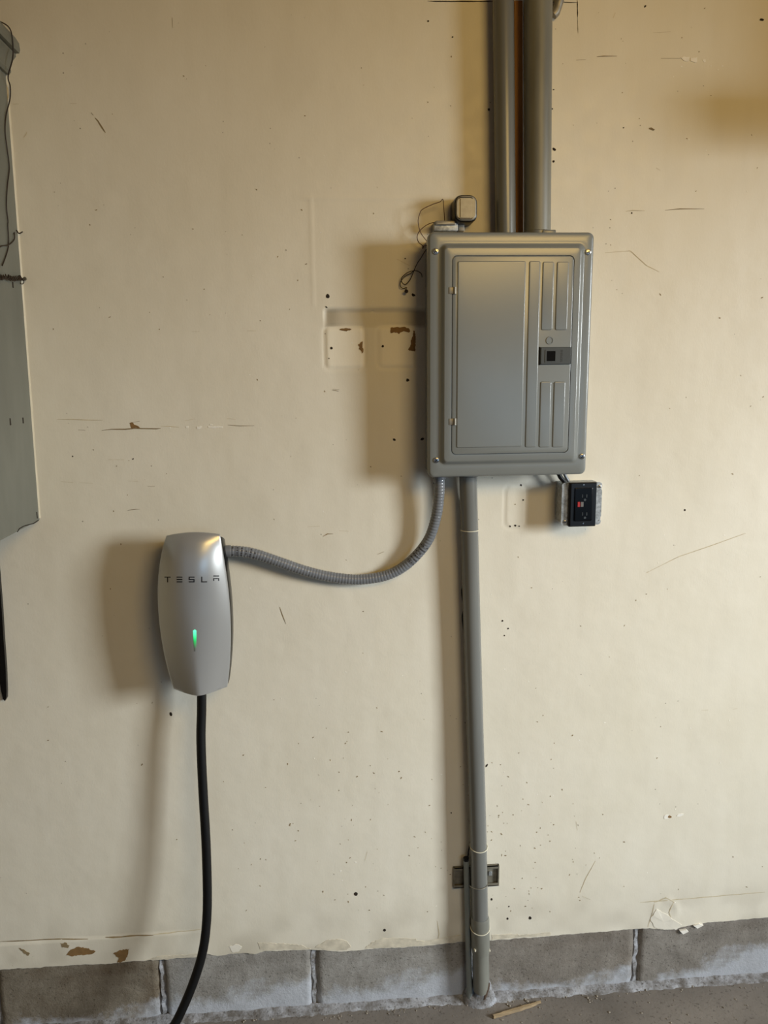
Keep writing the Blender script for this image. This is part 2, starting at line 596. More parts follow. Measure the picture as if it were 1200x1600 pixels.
# ------------------------------------------------------------------ foundation blocks
J = [P(250, 1500).x, P(490, 1485).x, P(745, 1468).x, P(997, 1451).x]
JX = [J[0] - 3 * .4, J[0] - 2 * .4, J[0] - .4] + J + [J[3] + .41, J[3] + .82, J[3] + 1.23, J[3] + 1.64, J[3] + 2.05, J[3] + 2.46, J[3] + 2.83]
FOUND = struct(MB().box(-2.2, 3.6, .012, .10, -.10, .21).build('wall_lower', 'mortar', None, 0), 'low course of concrete blocks under the cream wall')
bm_ = ['block_brown', 'block_grey', 'block_brown', 'block_pale', 'block_pale', 'block_grey', 'block_streak'] + ['block_grey'] * 8
for i in range(len(JX) - 1):
    x0, x1 = JX[i] + .005, JX[i + 1] - .005
    nx, nz = 44, 24
    V, F = [], []
    for b in range(nz + 1):
        for a in range(nx + 1):
            u, v = a / nx, b / nz
            x, z = x0 + (x1 - x0) * u, -.04 + .245 * v
            e = min(u, 1 - u) * (x1 - x0)
            y = .003 + float(.003 * vnoise(x, z, .05) + .0022 * vnoise(x, z, .018)) + .010 * max(0, 1 - e / .008) ** 2
            xx = x + (float(.006 * vnoise(z + i, x * 0, .02)) if a in (0, nx) else 0)
            V.append((xx, y, z))
    for b in range(nz):
        for a in range(nx):
            k = b * (nx + 1) + a
            F.append((k, k + 1, k + nx + 2, k + nx + 1))
    m = MB()
    m.add(V, F)
    o = m.build('concrete_block', bm_[i], None, 60, None, ((x0 + x1) / 2, .003, 0))
    o.parent = FOUND
# mortar in the open joints, rough and slightly proud in places
for k, x in enumerate(JX[1:-1]):
    rings = []
    for b in range(14):
        z = -.03 + .225 * b / 13
        wd = .006 + .006 * random.random()
        yy = .009 - .007 * random.random() * (1 if k in (2, 5) else .6)
        xo = x + random.uniform(-.003, .003)
        rings.append([Vector((xo - wd, .014, z)), Vector((xo - wd * .5, yy, z)), Vector((xo + wd * .4, yy + .002, z)), Vector((xo + wd, .014, z))])
    MB().loft(rings).build('mortar_joint', 'strip_mortar', FOUND, 30)

# strip of crumbly pale mortar between slab and blocks
def strip():
    xs = np.arange(-2.19, 3.59, .008)
    V, F = [], []
    n = 7
    for x in xs:
        wd = .022 + .008 * float(vnoise(x, 0, .05)) + .010 * float(vnoise(x, 3, .015))
        for k in range(n):
            t = k / (n - 1)
            y = .006 - (wd + .006) * t
            h = .006 * (1 - t) ** 2 + .0025 * (1 - t ** 6) + .0035 * float(vnoise(x, y + 2, .012)) * (1 - t) + .0008
            V.append((x, y, FZ + (h if k < n - 1 else -.002)))
    for i in range(len(xs) - 1):
        for k in range(n - 1):
            a = i * n + k
            F.append((a, a + n, a + n + 1, a + 1))
    m = MB()
    m.add(V, F)
    return m.build('trim_1', 'strip_mortar', None, 60)
struct(strip(), 'crumbly pale mortar strip where floor meets blocks')
# lump of mortar around the foot of the conduit
def lump():
    c = P(752, 1548, -.03)
    V, F = [], []
    n, mm = 22, 20
    for b in range(mm + 1):
        for a in range(n + 1):
            x = c.x - .055 + .11 * a / n
            y = .006 - .072 * b / mm
            r = math.hypot((x - c.x) / .044, (y + .008) / .030)
            h = .052 * max(0, 1 - r ** 2) ** .6 * (1 + 1.5 * float(vnoise(x, y, .012))) + .004 * float(vnoise(x, y, .006))
            V.append((x, y, FZ + (h if r < 1 else -.003)))
    for b in range(mm):
        for a in range(n):
            k = b * (n + 1) + a
            F.append((k, k + 1, k + n + 2, k + n + 1))
    m = MB()
    m.add(V, F)
    m.build('mortar_lump', 'strip_mortar', FOUND, 60)
lump()

# ------------------------------------------------------------------ marks on the wall (all slightly raised or sunk pieces of the wall itself)
def wy(x, z):
    return float(wall_d(np.array(x), np.array(z)))
def chip_into(m, pts, off=.0007):
    """irregular thin flake lying on the wall face"""
    W = [P(a, b) for a, b in pts]
    c = sum(W, Vector()) / len(W)
    ctr = (c.x, wy(c.x, c.z) - off, c.z)
    V = [ctr] + [(p.x, wy(p.x, p.z) - off, p.z) for p in W] + [(p.x, wy(p.x, p.z) + .002, p.z) for p in W]
    n = len(W)
    F = []
    for i in range(n):
        j = (i + 1) % n
        F.append((0, 1 + i, 1 + j))
        F.append((1 + i, 1 + n + i, 1 + n + j, 1 + j))
    m.add(V, F)
def chip(name, mat, pts, off=.0007):
    m = MB()
    q = []
    for i, (a, b) in enumerate(pts):
        a2, b2 = pts[(i + 1) % len(pts)]
        L = math.hypot(a2 - a, b2 - b)
        k = max(1, min(7, int(L / 2.2)))
        for j in range(k):
            t = j / k
            jt = .16 * min(L, 6)
            q.append((a + (a2 - a) * t + (random.uniform(-jt, jt) if j else 0), b + (b2 - b) * t + (random.uniform(-jt, jt) if j else 0)))
    chip_into(m, q, off)
    return m.build(name, mat, WALL, 0)
def blob(cx, cy, rx, ry, n=9, rot=0, jit=.3):
    out = []
    for k in range(n):
        a = 2 * math.pi * k / n
        f = 1 + random.uniform(-jit, jit)
        u, v = rx * f * math.cos(a), ry * f * math.sin(a)
        out.append((cx + u * math.cos(rot) - v * math.sin(rot), cy + u * math.sin(rot) + v * math.cos(rot)))
    return out
def stroke_into(m, pts, wpx, off=.0006):
    q = []
    for i, (a, b) in enumerate(pts):
        a0, b0 = pts[max(i - 1, 0)]
        a1, b1 = pts[min(i + 1, len(pts) - 1)]
        L = math.hypot(a1 - a0, b1 - b0) or 1
        nx, ny = -(b1 - b0) / L, (a1 - a0) / L
        ww = wpx * (.35 if i in (0, len(pts) - 1) else random.uniform(.7, 1.2)) / 2
        q.append((P(a + nx * ww, b + ny * ww), P(a - nx * ww, b - ny * ww)))
    V, F = [], []
    for u, v in q:
        V += [(u.x, wy(u.x, u.z) - off, u.z), (v.x, wy(v.x, v.z) - off, v.z)]
    for i in range(len(q) - 1):
        F.append((2 * i, 2 * i + 1, 2 * i + 3, 2 * i + 2))
    m.add(V, F)
def line(a, b, n=6, jit=.5):
    return [(a[0] + (b[0] - a[0]) * k / n, a[1] + (b[1] - a[1]) * k / n + random.uniform(-jit, jit)) for k in range(n + 1)]

# bare patches where paint has come away
S = lambda pts, sx, ox, oy: [(ox + sx * a, oy + sx * b) for a, b in pts]
sc = 220 / 1173
def s3(*p): return S(p, sc, 480, 420)
chip('bare_patch', 'hardboard', s3((268, 508), (290, 497), (330, 494), (370, 505), (350, 515), (310, 518), (285, 514)))
chip('bare_patch', 'hardboard', s3((423, 630), (445, 612), (463, 604), (465, 700), (455, 706), (447, 680), (430, 668), (436, 650)))
chip('bare_patch', 'hardboard', s3((694, 492), (730, 488), (800, 484), (850, 500), (858, 520), (848, 532), (810, 518), (785, 528), (765, 545), (748, 532), (722, 528), (694, 536)))
chip('bare_patch', 'hardboard', s3((884, 514), (896, 518), (903, 600), (897, 690), (850, 682), (838, 672), (862, 660), (858, 636), (868, 590), (880, 560)))
def s8(*p): return S(p, .5, 0, 1400)
chip('bare_patch', 'hardboard', s8((208, 182), (220, 168), (245, 156), (270, 160), (300, 170), (290, 178), (250, 182), (225, 186)))
chip('bare_patch', 'hardboard', s8((355, 176), (372, 168), (405, 162), (400, 182), (390, 200), (368, 206), (372, 190)))
chip('bare_patch', 'scratch', s8((190, 146), (204, 142), (218, 152), (214, 160), (196, 158)))
chip('bare_patch', 'scratch', s8((60, 160), (78, 166), (95, 176), (90, 184), (78, 178)))
# torn paper along the lower edge
chip('torn_edge', 'torn_paper', s8((806, 146), (850, 148), (900, 150), (950, 156), (972, 166), (900, 168), (830, 170), (812, 166)))
chip('torn_edge', 'torn_paper', s8((985, 160), (1020, 138), (1060, 134), (1085, 140), (1096, 158), (1080, 168), (1020, 168)))
chip('torn_edge', 'torn_paper', s8((1140, 162), (1165, 142), (1200, 130), (1300, 132), (1310, 154), (1240, 160), (1180, 162)))
chip('torn_edge', 'torn_paper', s8((450, 198), (500, 186), (560, 182), (618, 178), (622, 188), (560, 191), (500, 197)))
chip('torn_edge', 'torn_paper', S([(0, 140), (60, 136), (130, 140), (240, 120), (245, 140), (130, 152), (60, 157), (0, 160)], .5, 600, 1400))
chip('torn_edge', 'torn_paper', S([(336, 120), (390, 118), (440, 122), (520, 112), (522, 121), (440, 128), (336, 136)], .5, 600, 1400))
chip('pale_filler', 'caulk_white', s8((716, 158), (735, 150), (756, 158), (748, 172), (728, 176)))
chip('pale_filler', 'caulk_white', S([(832, 70), (850, 40), (880, 55), (930, 90), (915, 103), (880, 103), (845, 98)], .5, 600, 1400), .0010)
# flakes hanging over the blocks on the right
for pts in ([(925, 110), (945, 106), (952, 112), (935, 120)], [(968, 94), (985, 88), (999, 92), (980, 102)]):
    W = [P(600 + .5 * a, 1400 + .5 * b, -.004) for a, b in pts]
    m = MB()
    m.loft([[p for p in W], [p + Vector((0, .006, 0)) for p in W]])
    m.build('paint_flake', 'chip_white', WALL, 0)
# flakes of white plaster showing
def s5(*p): return S(p, .35, 0, 600)
for pts in ([(828, 189), (842, 188), (840, 196), (830, 196)], [(877, 190), (902, 188), (895, 198), (879, 200)], [(928, 189), (994, 188), (992, 195), (930, 195)], [(936, 180), (948, 179), (950, 184), (938, 184)], [(751, 193), (762, 192), (760, 198)]):
    chip('paint_flake', 'chip_white', s5(*pts))
def s6(*p): return S(p, .25, 900, 0)
chip('paint_flake', 'chip_white', s6((652, 362), (670, 355), (710, 357), (708, 380), (690, 386), (668, 378)), .0012)
chip('paint_flake', 'chip_white', s6((715, 362), (757, 359), (756, 388), (745, 393), (714, 382)), .0012)
chip('paint_flake', 'chip_white', s6((790, 374), (808, 371), (810, 386), (800, 390)))
chip('paint_flake', 'chip_white', blob(1041, 1276, 4, 4, 8))
chip('paint_flake', 'hardboard', blob(1046, 1276, 3, 2, 7))
chip('paint_flake', 'chip_white', blob(1062, 1273, 6, 2, 7, -.3))
chip('bare_patch', 'hardboard', s5((580, 174), (594, 172), (600, 182), (620, 190), (625, 196), (596, 196), (590, 200), (584, 188)))
chip('bare_patch', 'scratch', blob(1018, 202, 4, 2, 7, .2))
# nail and screw holes
for cx, cy, rx, ry in ((512, 463, 3, 4), (510, 480, 2, 1), (518, 544, 2, 2), (514, 560, 1, 1), (598, 541, 2, 2), (646, 461, 2.2, 3.2), (637, 594, 2.5, 2.5), (616, 687, 2, 2.4),
                       (660, 686, 2, 3), (556, 1396, 3, 3), (601, 1453, 2.6, 2.2), (267, 1116, 2, 3), (1070, 797, 1.6, 1.6), (785, 970, 1.4, 1.4), (114, 713, 1.5, 1), (208, 717, 1.5, .9),
                       (678, 1455 - 700, 1.4, 1), (817, 781, 1.4, 1.4), (805, 821, 1.8, 1.5), (797, 822, 1.5, 1), (811, 822, 1.4, 1), (814, 758, 1.8, 1.3), (866, 233, 2, 3), (865, 252, 1.8, 1.8), (863, 170, 1.3, 1.3),
                       (1008, 10, 2, 1.4), (669, 33, 1.5, 1.5), (764, 171, 2, 2), (707, 58, 1.3, 1.3), (633, 404, 1.2, 1.2), (865, 140, 1.2, 1.2), (744, 562 - 230, 1, 1), (987, 333, 1.2, 1.2),
                       (974, 200, 1, 1), (1190, 31, 3.5, 2), (768, 1405, 1.8, 1.8), (828, 1434, 2.2, 2.2), (793, 1435, 1.8, 1.6), (795, 1416, 1.3, 1.3), (760, 1196, 3, 1.2), (794, 982, 1.3, 1.3), (788, 993, 1.2, 1.2), (705, 1270, 1.2, 1)):
    chip('nail_hole', 'hole_dark', blob(cx, cy, rx, ry, 8, random.random() * 3, .2), .0004)
# fine specks: too many and too small to pick apart
m = MB()
for k in range(330):
    r = random.random()
    if r < .35:
        cx, cy = random.gauss(815, 60), random.gauss(1330, 110)
    elif r < .55:
        cx, cy = random.uniform(380, 690), random.uniform(1120, 1460)
    else:
        cx, cy = random.uniform(70, 1195), random.uniform(10, 1440)
    if not (0 < cx < 1230 and 0 < cy < 1425):
        continue
    s_ = random.uniform(.4, 1.1)
    chip_into(m, blob(cx, cy, s_ * random.uniform(1, 2), s_ * .8, 6, random.random() * 3), .0004)
m.build('dark_specks', 'scratch', WALL, 0, 'stuff')
m = MB()
for k in range(60):
    cx, cy = random.uniform(380, 1190), random.uniform(60, 1430)
    chip_into(m, blob(cx, cy, random.uniform(.6, 1.6), random.uniform(.5, 1), 6, random.random() * 3), .0004)
for cx, cy in ((1052, 120), (1065, 104), (1122, 109), (1129, 103), (1111, 103), (1076, 218)):
    chip_into(m, blob(cx, cy, 1.3, 1.2, 7), .0005)
m.build('pale_specks', 'chip_white', WALL, 0, 'stuff')
# scratches and scuffs
SCR = [
    (s5((256, 158), (320, 158), (400, 161), (460, 161)), 1.0), (s5((455, 207), (500, 202), (560, 202), (600, 198), (700, 200), (718, 198)), 1.6), (s5((585, 172), (625, 166)), 1.2),
    (s5((720, 188), (760, 190), (800, 193)), 1.0), (s5((1018, 183), (1070, 187), (1135, 186)), 1.3), (s5((1015, 154), (1050, 158)), 1.0), (s5((350, 205), (382, 206)), 1.4), (s5((825, 164), (870, 156)), .9),
    (s5((485, 337), (555, 338)), .9), (s5((570, 564), (600, 560), (625, 558)), 1.2), (s5((575, 433), (618, 434)), .9), (s5((660, 456), (692, 457)), 1.3), (s5((355, 440), (415, 443)), .8), (s5((275, 436), (328, 438)), .8),
    (S([(571, 705), (585, 722)], .25, 0, 0), 1.4), (S([(596, 738), (612, 755), (640, 800), (660, 830)], .25, 0, 0), 1.8), (S([(150, 860), (165, 840), (170, 825)], .25, 0, 0), 1.0),
    (S([(82, 652), (120, 650)], .25, 0, 0), 1), (S([(440, 648), (480, 649)], .25, 0, 0), 1), (S([(1076, 110), (1080, 175)], .25, 0, 0), 1.2),
    (s6((130, 355), (170, 352), (255, 352)), 1.6), (s6((0, 377), (60, 374)), 1.2), (s6((530, 366), (650, 366)), 1.1), (s6((310, 1322), (350, 1316), (430, 1318)), 1.0), (s6((555, 1315), (650, 1306), (800, 1306)), 1.3),
    (s6((230, 115), (245, 80)), 1.0), (s6((480, 205), (590, 200)), .8), (s6((500, 1050), (525, 1065)), .8),
    ([(437, 948), (441, 960), (447, 975)], 1.2), ([(906, 1394), (915, 1372), (930, 1345)], 1.0), ([(910, 1400), (922, 1405)], .9), ([(1010, 895), (1060, 870), (1110, 853), (1165, 833)], .8),
    (S([(210, 1010), (235, 1015), (262, 1020)], sc, 480, 420), 1.3), ([(386, 517), (400, 517)], 1.0), ([(520, 608), (530, 609)], 1.1), ([(300, 518), (312, 518)], .8),
    ([(945, 395), (985, 392), (1010, 415), (1030, 425)], .9), ([(620, 405), (640, 415)], .9),
    (line((0, 1471), (138, 1466)), 1.4), (line((165, 1464), (240, 1460)), 1.5), (line((240, 1460), (315, 1452)), 1.0), (line((1000, 1410), (1195, 1393), 10, .4), 1.0),
    ([(683, 1438), (686, 1458), (683, 1474)], 1.0), ([(1022, 1410), (1040, 1402), (1052, 1408), (1045, 1425), (1050, 1440)], 1.0), ([(1022, 1412), (1018, 1430), (1012, 1448)], .9),
    ([(570, 1345), (574, 1330)], .8), ([(900, 1283), (902, 1297)], .7), ([(1096, 1110), (1106, 1109)], .9), ([(1145, 1108), (1152, 1107)], .9), ([(480, 823), (500, 822)], .8), ([(505, 838), (512, 834), (521, 834)], 1.4), ([(590, 866), (600, 862)], 1.2),
    ([(530, 829), (545, 830)], .7), ([(730, 1560 - 280), (735, 1285)], .8)]
m, m2 = MB(), MB()
for pts, wd in SCR:
    if wd <= 1.0:
        stroke_into(m2, pts, wd * 1.25)
    else:
        stroke_into(m, pts, wd)
m.build('scratches', 'scratch', WALL, 0, 'stuff')
m2.build('faint_scuffs', 'scuff', WALL, 0, 'stuff')
# seam of the wall sheet and the cut at the top
m = MB()
for pts, wd in ((line((668, 2), (772, 3), 8, .4), 1.6), (line((862, 3), (903, 4), 4, .3), 1.4), (line((902, 0), (902.5, 27), 4, .2), 1.4), (line((902.5, 27), (903, 52), 4, .2), .6)):
    stroke_into(m, pts, wd, .0004)
m.build('sheet_seam', 'hole_dark', WALL, 0)
# bare wood showing in the slot between the two conduits
a, b, c_, d = P(803.5, 2, -.001), P(816, 2, -.001), P(817, 372, -.001), P(805, 372, -.001)
MB().loft([[Vector((p.x, -.0035, p.z)) for p in (a, b, c_, d)], [Vector((p.x, .004, p.z)) for p in (a, b, c_, d)]]).build('wood_strip', 'wood_bare', WALL, 0)
m = MB()  # dark stroke painting the shadow along the slot's right edge
stroke_into(m, line((817.5, 0), (818.5, 372), 24, .5), 1.6, .005)
m.build('slot_edge_shade', 'hole_dark', WALL, 0)

# ------------------------------------------------------------------ electrical panel
PX0, PX1, PZ0, PZ1 = .2147, .2147 + .3422, 1.3861 - .04, 1.3861 - .04 + .4975
panel = thing('electrical_panel', 'grey metal electrical panel with closed door mounted on cream wall', 'electrical panel', ((PX0 + PX1) / 2, 0, PZ0))
MB().loft([rrect(PX0 + .006, PX1 - .006, PZ0 + .006, PZ1 - .006, .003, y) for y in (.002, -.083)]).build('back_box', 'grey_enamel', panel)
YF = -.090
def px_rect(xl, xr, zt, zb, y):
    return P(xl, 600, y).x, P(xr, 600, y).x, P(800, zb, y).z, P(800, zt, y).z
A = px_rect(687.5, 906.5, 380, 725, YF)
B = px_rect(695, 900, 388, 718, YF - .008)
DO = px_rect(705.5, 891.5, 399, 709, YF - .008)
g = .0012
rings = []
for f, y in ((0, -.070), (0, -.084), (.0008, -.0868), (.0025, -.0888), (.0055, YF)):
    rings.append(rrect(PX0 + f, PX1 - f, PZ0 + f, PZ1 - f, .012 - f * .6, y))
rings.append(rrect(A[0] - .003, A[1] + .003, A[2] - .003, A[3] + .003, .012, YF))
for k in range(9):
    t = k / 8
    q = [A[i] + (B[i] - A[i]) * t for i in range(4)]
    rings.append(rrect(*q, .012 - .005 * t, YF - .008 * t * t * (3 - 2 * t)))
rings.append(rrect(*DO, .010, YF - .008))
rings.append(rrect(*DO, .010, YF - .003))
MB().loft(rings, False, True).build('cover', 'grey_enamel', panel, 50)
YD = YF - .0082
dm = MB()
dr = []
for f, y in ((g, YF - .002), (g, YD + .0012), (g + .0004, YD + .0004), (g + .0014, YD)):
    dr.append(rrect(DO[0] + f, DO[1] - f, DO[2] + f, DO[3] - f, .009, y))
dm.loft(dr)
door = dm.build('door', 'grey_enamel', panel, 28)
def rib(xl_t, xr_t, y_t, xl_b, xr_b, y_b):
    """raised strip pressed into the door; pixel corners at its top and bottom"""
    tl, tr, bl, br = P(xl_t, y_t, YD), P(xr_t, y_t, YD), P(xl_b, y_b, YD), P(xr_b, y_b, YD)
    x0, x1, z0, z1 = (tl.x + bl.x) / 2, (tr.x + br.x) / 2, (bl.z + br.z) / 2, (tl.z + tr.z) / 2
    m = MB()
    rg = [rrect(x0, x1, z0, z1, .0035, YD + .0004, 2)]
    for k in range(7):
        a = math.pi / 2 * k / 6
        f = .0024 * (1 - math.cos(a))
        rg.append(rrect(x0 + f, x1 - f, z0 + f, z1 - f, .0035 - f, YD - .0016 * math.sin(a), 2))
    m.loft(rg, False, True)
    m.build('rib', 'grey_enamel', door, 50)
rib(714, 821, 408, 714, 816, 699)
rib(825, 844, 408, 822, 838, 699)
rib(847, 866, 409, 846, 863, 516)
rib(869, 889, 409, 868, 886, 516)
rib(844, 861, 596, 842, 859, 699)
rib(865, 883, 596, 863, 881, 699)
# small round knockout above the latch
kc = P(859, 532, YD)
rk = []
for r, y in ((.0082, 0), (.0078, -.0012), (.0062, -.0012), (.0058, -.0002)):
    rk.append([Vector((kc.x + r * math.cos(a), YD + y, kc.z + r * math.sin(a))) for a in [2 * math.pi * k / 20 for k in range(20)]])
MB().loft(rk, False, True).build('knockout', 'grey_enamel', door, 30)
# latch
la, lb = P(843, 570, YD), P(892, 542, YD)
latch = MB().loft([rrect(la.x, lb.x, la.z, lb.z, .0015, YD + .001, 2), rrect(la.x, lb.x, la.z, lb.z, .0015, YD - .0016, 2), rrect(la.x + .0022, lb.x - .001, la.z + .0015, lb.z - .0015, .0015, YD - .0032, 2)]).build('latch', 'latch_plastic', door, 25)
MB().box(la.x - .0022, la.x + .0006, YD - .0004, YD + .001, la.z - .0006, lb.z + .0006).build('latch_gap', 'latch_dark', door, 0)
latch['label'] = 'dark grey plastic door latch with square black thumb hole'
ra, rb_ = P(853, 564.5, YD), P(867, 548.5, YD)
fr = MB()
fr.loft([rrect(ra.x - .003, rb_.x + .003, ra.z - .0025, rb_.z + .0025, .001, YD - .0030, 2), rrect(ra.x - .003, rb_.x + .003, ra.z - .0025, rb_.z + .0025, .001, YD - .0042, 2),
         rrect(ra.x, rb_.x, ra.z, rb_.z, .0006, YD - .0042, 2), rrect(ra.x, rb_.x, ra.z, rb_.z, .0006, YD - .0030, 2)], False, False)
fr.build('thumb_frame', 'latch_plastic', panel, 25).parent = door
MB().loft([rrect(ra.x, rb_.x, ra.z, rb_.z, .0006, YD - .0025, 2), rrect(ra.x, rb_.x, ra.z, rb_.z, .0006, YD - .0034, 2)]).build('thumb_hole', 'latch_dark', door, 0)
def text_mesh(name, body, size, mat, parent, mw):
    cu = bpy.data.curves.new('txt', 'FONT')
    cu.body = body
    cu.size = size
    cu.extrude = .0001
    cu.align_x, cu.align_y = 'CENTER', 'CENTER'
    to = bpy.data.objects.new('txt', cu)
    COL.objects.link(to)
    bpy.context.view_layer.update()
    me = bpy.data.meshes.new_from_object(to.evaluated_get(bpy.context.evaluated_depsgraph_get()))
    bpy.data.objects.remove(to)
    me.transform(mw)
    me.transform(Matrix.Translation(-ORIG[parent.name]))
    me.materials.clear()
    me.materials.append(MAT[mat])
    o = bpy.data.objects.new(name, me)
    COL.objects.link(o)
    o.parent = parent
    ORIG[o.name] = ORIG[parent.name]
    return o
tc_ = P(877.5, 556, YD - .0033)
text_mesh('lettering', 'SIEMENS', .0066, 'latch_print', door, Matrix.Translation(tc_) @ Matrix.Rotation(math.radians(90), 4, 'X') @ Matrix.Rotation(math.radians(90), 4, 'Z'))
# hinges
for cx, cy in ((708, 454), (708, 659)):
    c = P(cx, cy, YD)
    m = MB()
    m.box(c.x - .0085, c.x + .001, YD - .0010, YD + .001, c.z - .0065, c.z + .0065, .0006)
    rr = [[Vector((c.x + .0035 + .0034 * math.cos(a), YD - .0005 + .0042 * math.sin(a), c.z + dz)) for a in [2 * math.pi * k / 12 for k in range(12)]] for dz in (-.007, .007)]
    m.loft(rr)
    m.build('hinge', 'steel_light', panel, 30)
for cx, cy in ((681, 393), (919, 394), (682, 719), (909.5, 713)):
    screw(panel, P(cx, cy, YF), .0062)

# ------------------------------------------------------------------ conduits above the panel
PT = PZ1 - .006
def straight(px_a, px_b, y, za, zb):
    a, b = P(*px_a, y), P(*px_b, y)
    f = lambda z: a + (b - a) * ((z - a.z) / (b.z - a.z))
    return f(za), f(zb)
a, b = straight((786.5, 20), (790, 350), -.032, 2.70, PT - .001)
cA = thing('rigid_conduit', 'narrower of two grey conduits rising from the panel top', 'conduit', tuple(b))
MB().tube([a, b], .0212, 32).build('pipe', 'pvc_grey', cA)
a, b = straight((841, 20), (839.5, 350), -.042, 2.70, PT - .001)
cB = thing('rigid_conduit', 'wider grey conduit rising from panel top beside the narrower one', 'conduit', tuple(b))
MB().tube([a, b], .0278, 36).build('pipe', 'pvc_old', cB)
MB().tube([b + Vector((0, 0, .004)), b + Vector((0, 0, .0045)), b + Vector((0, 0, .014)), b + Vector((0, 0, .0155))], [.0285, .0312, .0312, .0282], 36).build('connector', 'pvc_grey', cB)
MB().box(b.x + .002, b.x + .030, b.y - .0335, b.y - .020, b.z + .001, b.z + .014, .002).build('clamp_lug', 'pvc_grey', cB)
# bent metal conduit at the very top
q = [P(864, 24, -.0095), P(868, 19, -.0095), P(871, 12, -.0095), P(873.5, 2, -.0105), P(875.5, -14, -.0105), P(877, -40, -.0105)]
q.append(Vector((q[-1].x, -.0105, 2.70)))
pts, L = smooth_path(q, 60)
el = MB().tube(pts, lambda i: .0086 + .0010 * (math.sin(i * 2.1) > .2), 18).build('bent_conduit', 'steel_light', None, 40, None, tuple(pts[0]))
tag(el, 'bent metal conduit tucked behind the wider grey conduit at the ceiling end', 'conduit')

# ------------------------------------------------------------------ small chime transformer on the wall above the panel
tA, tB = P(711.5, 345.5, -.05), P(745.5, 305, -.05)
tr = thing('doorbell_transformer', 'small black rounded box with silver face above the panel', 'transformer', ((tA.x + tB.x) / 2, 0, tA.z))
rr = []
for f, y, r in ((.000, .003, .015), (.000, -.041, .015), (.0012, -.0455, .0145), (.0025, -.0465, .014)):
    rr.append(rrect(tA.x - .0018 + f, tB.x + .0018 - f, tA.z - .0018 + f, tB.z + .0018 - f, r, y))
MB().loft(rr).build('body', 'black_plastic', tr)
fc = MB().loft([rrect(tA.x + .0015, tB.x - .0012, tA.z + .0015, tB.z - .0012, .012, -.0445), rrect(tA.x + .0015, tB.x - .0012, tA.z + .0015, tB.z - .0012, .012, -.0485), rrect(tA.x + .0035, tB.x - .0032, tA.z + .0035, tB.z - .0032, .011, -.050)]).build('face_plate', 'steel_light', tr, 30)
ORIG[fc.name] = ORIG[tr.name]
MB().loft([rrect(tA.x + .010, tB.x - .012, tA.z + .006, tB.z - .006, .002, -.0497), rrect(tA.x + .0105, tB.x - .0125, tA.z + .0065, tB.z - .0065, .002, -.0518)]).build('raised_panel', 'steel_light', fc, 25)
for s_ in (-1, 1):
    zc = tA.z + .0045 if s_ < 0 else tB.z - .0045
    x0, x1 = tA.x + .007, tB.x - .009
    p_ = [Vector((x0, -.0502, zc - s_ * .002)), Vector((x0 + .003, -.0508, zc)), Vector((x1 - .003, -.0508, zc)), Vector((x1, -.0502, zc - s_ * .002))]
    MB().tube(p_, .0007, 6).build('clip_wire', 'wire_dark', fc, 30)
MB().box((tA.x + tB.x) / 2 - .010, (tA.x + tB.x) / 2 + .002, -.02, .002, tA.z - .014, tA.z, .001).build('mounting_foot', 'steel_light', tr)
# flat steel junction box lid beside it
jA, jB = P(681, 351.5, -.034), P(712, 345.5, -.034)
jb = thing('junction_box', 'flat grey steel box behind the top left edge of the panel', 'junction box', ((jA.x + jB.x) / 2, 0, jA.z))
z1, z0 = jB.z + .001, jA.z - .011
MB().box(jA.x - .003, jB.x + .006, -.030, .002, z0, z1 - .001, .0015).build('body', 'galvanised', jb)
lid = MB().loft([rrect(jA.x - .001, jB.x + .001, jA.z, z1, .0025, -.0295, 3), rrect(jA.x - .001, jB.x + .001, jA.z, z1, .0025, -.0335, 3), rrect(jA.x + .002, jB.x - .002, jA.z + .002, z1 - .002, .002, -.0350, 3)]).build('lid', 'steel_light', jb, 25)

# ------------------------------------------------------------------ thin wires beside the panel
def wire(name, label, px, ys, r, mat, n=90, group=None, cat='wire', extra=None):
    if not isinstance(ys, (list, tuple)):
        ys = [ys] * len(px)
    if len(ys) == 2 and len(px) > 2:
        ys = [ys[0] + (ys[1] - ys[0]) * i / (len(px) - 1) for i in range(len(px))]
    pts = [P(a, b, y) for (a, b), y in zip(px, ys)]
    if extra:
        pts += [Vector(e) for e in extra]
    path, L = smooth_path(pts, n)
    o = MB().tube(path, r, 8).build(name, mat, None, 60, None, tuple(min(path, key=lambda p: p.z)))
    return tag(o, label, cat, group)
def s7(*p): return S(p, .15, 600, 280)
wire('thin_wire', 'thin red-brown wire bent to a point above the flat steel box', s7((632, 445), (630, 400), (622, 290), (612, 208), (585, 235), (500, 265), (400, 315), (372, 360), (355, 440), (375, 540), (410, 600), (450, 650)), [-.012, -.02, -.026, -.03, -.03, -.03, -.028, -.026, -.024, -.022, -.02, -.018], .0008, 'wire_red')
wire('thin_wire', 'thin red-brown wire curving from the flat steel box down to panel', s7((530, 450), (500, 455), (440, 480), (370, 540), (345, 600), (360, 655), (400, 690), (412, 712), (400, 720), (406, 700), (450, 685)), [-.026, -.026, -.024, -.022, -.02, -.018, -.016, -.014, -.014, -.016, -.018], .0008, 'wire_red')
wire('thin_wire', 'thin dark wire hanging in loops at the panel upper left edge', s7((450, 720), (420, 760), (385, 820), (345, 880), (310, 960), (270, 1050), (225, 1095), (190, 1080), (182, 1035), (230, 982), (300, 955), (350, 958), (388, 985), (396, 1020)), [-.02, -.018, -.016, -.014, -.012, -.010, -.009, -.009, -.009, -.01, -.012, -.012, -.01, -.006], .0009, 'wire_dark')
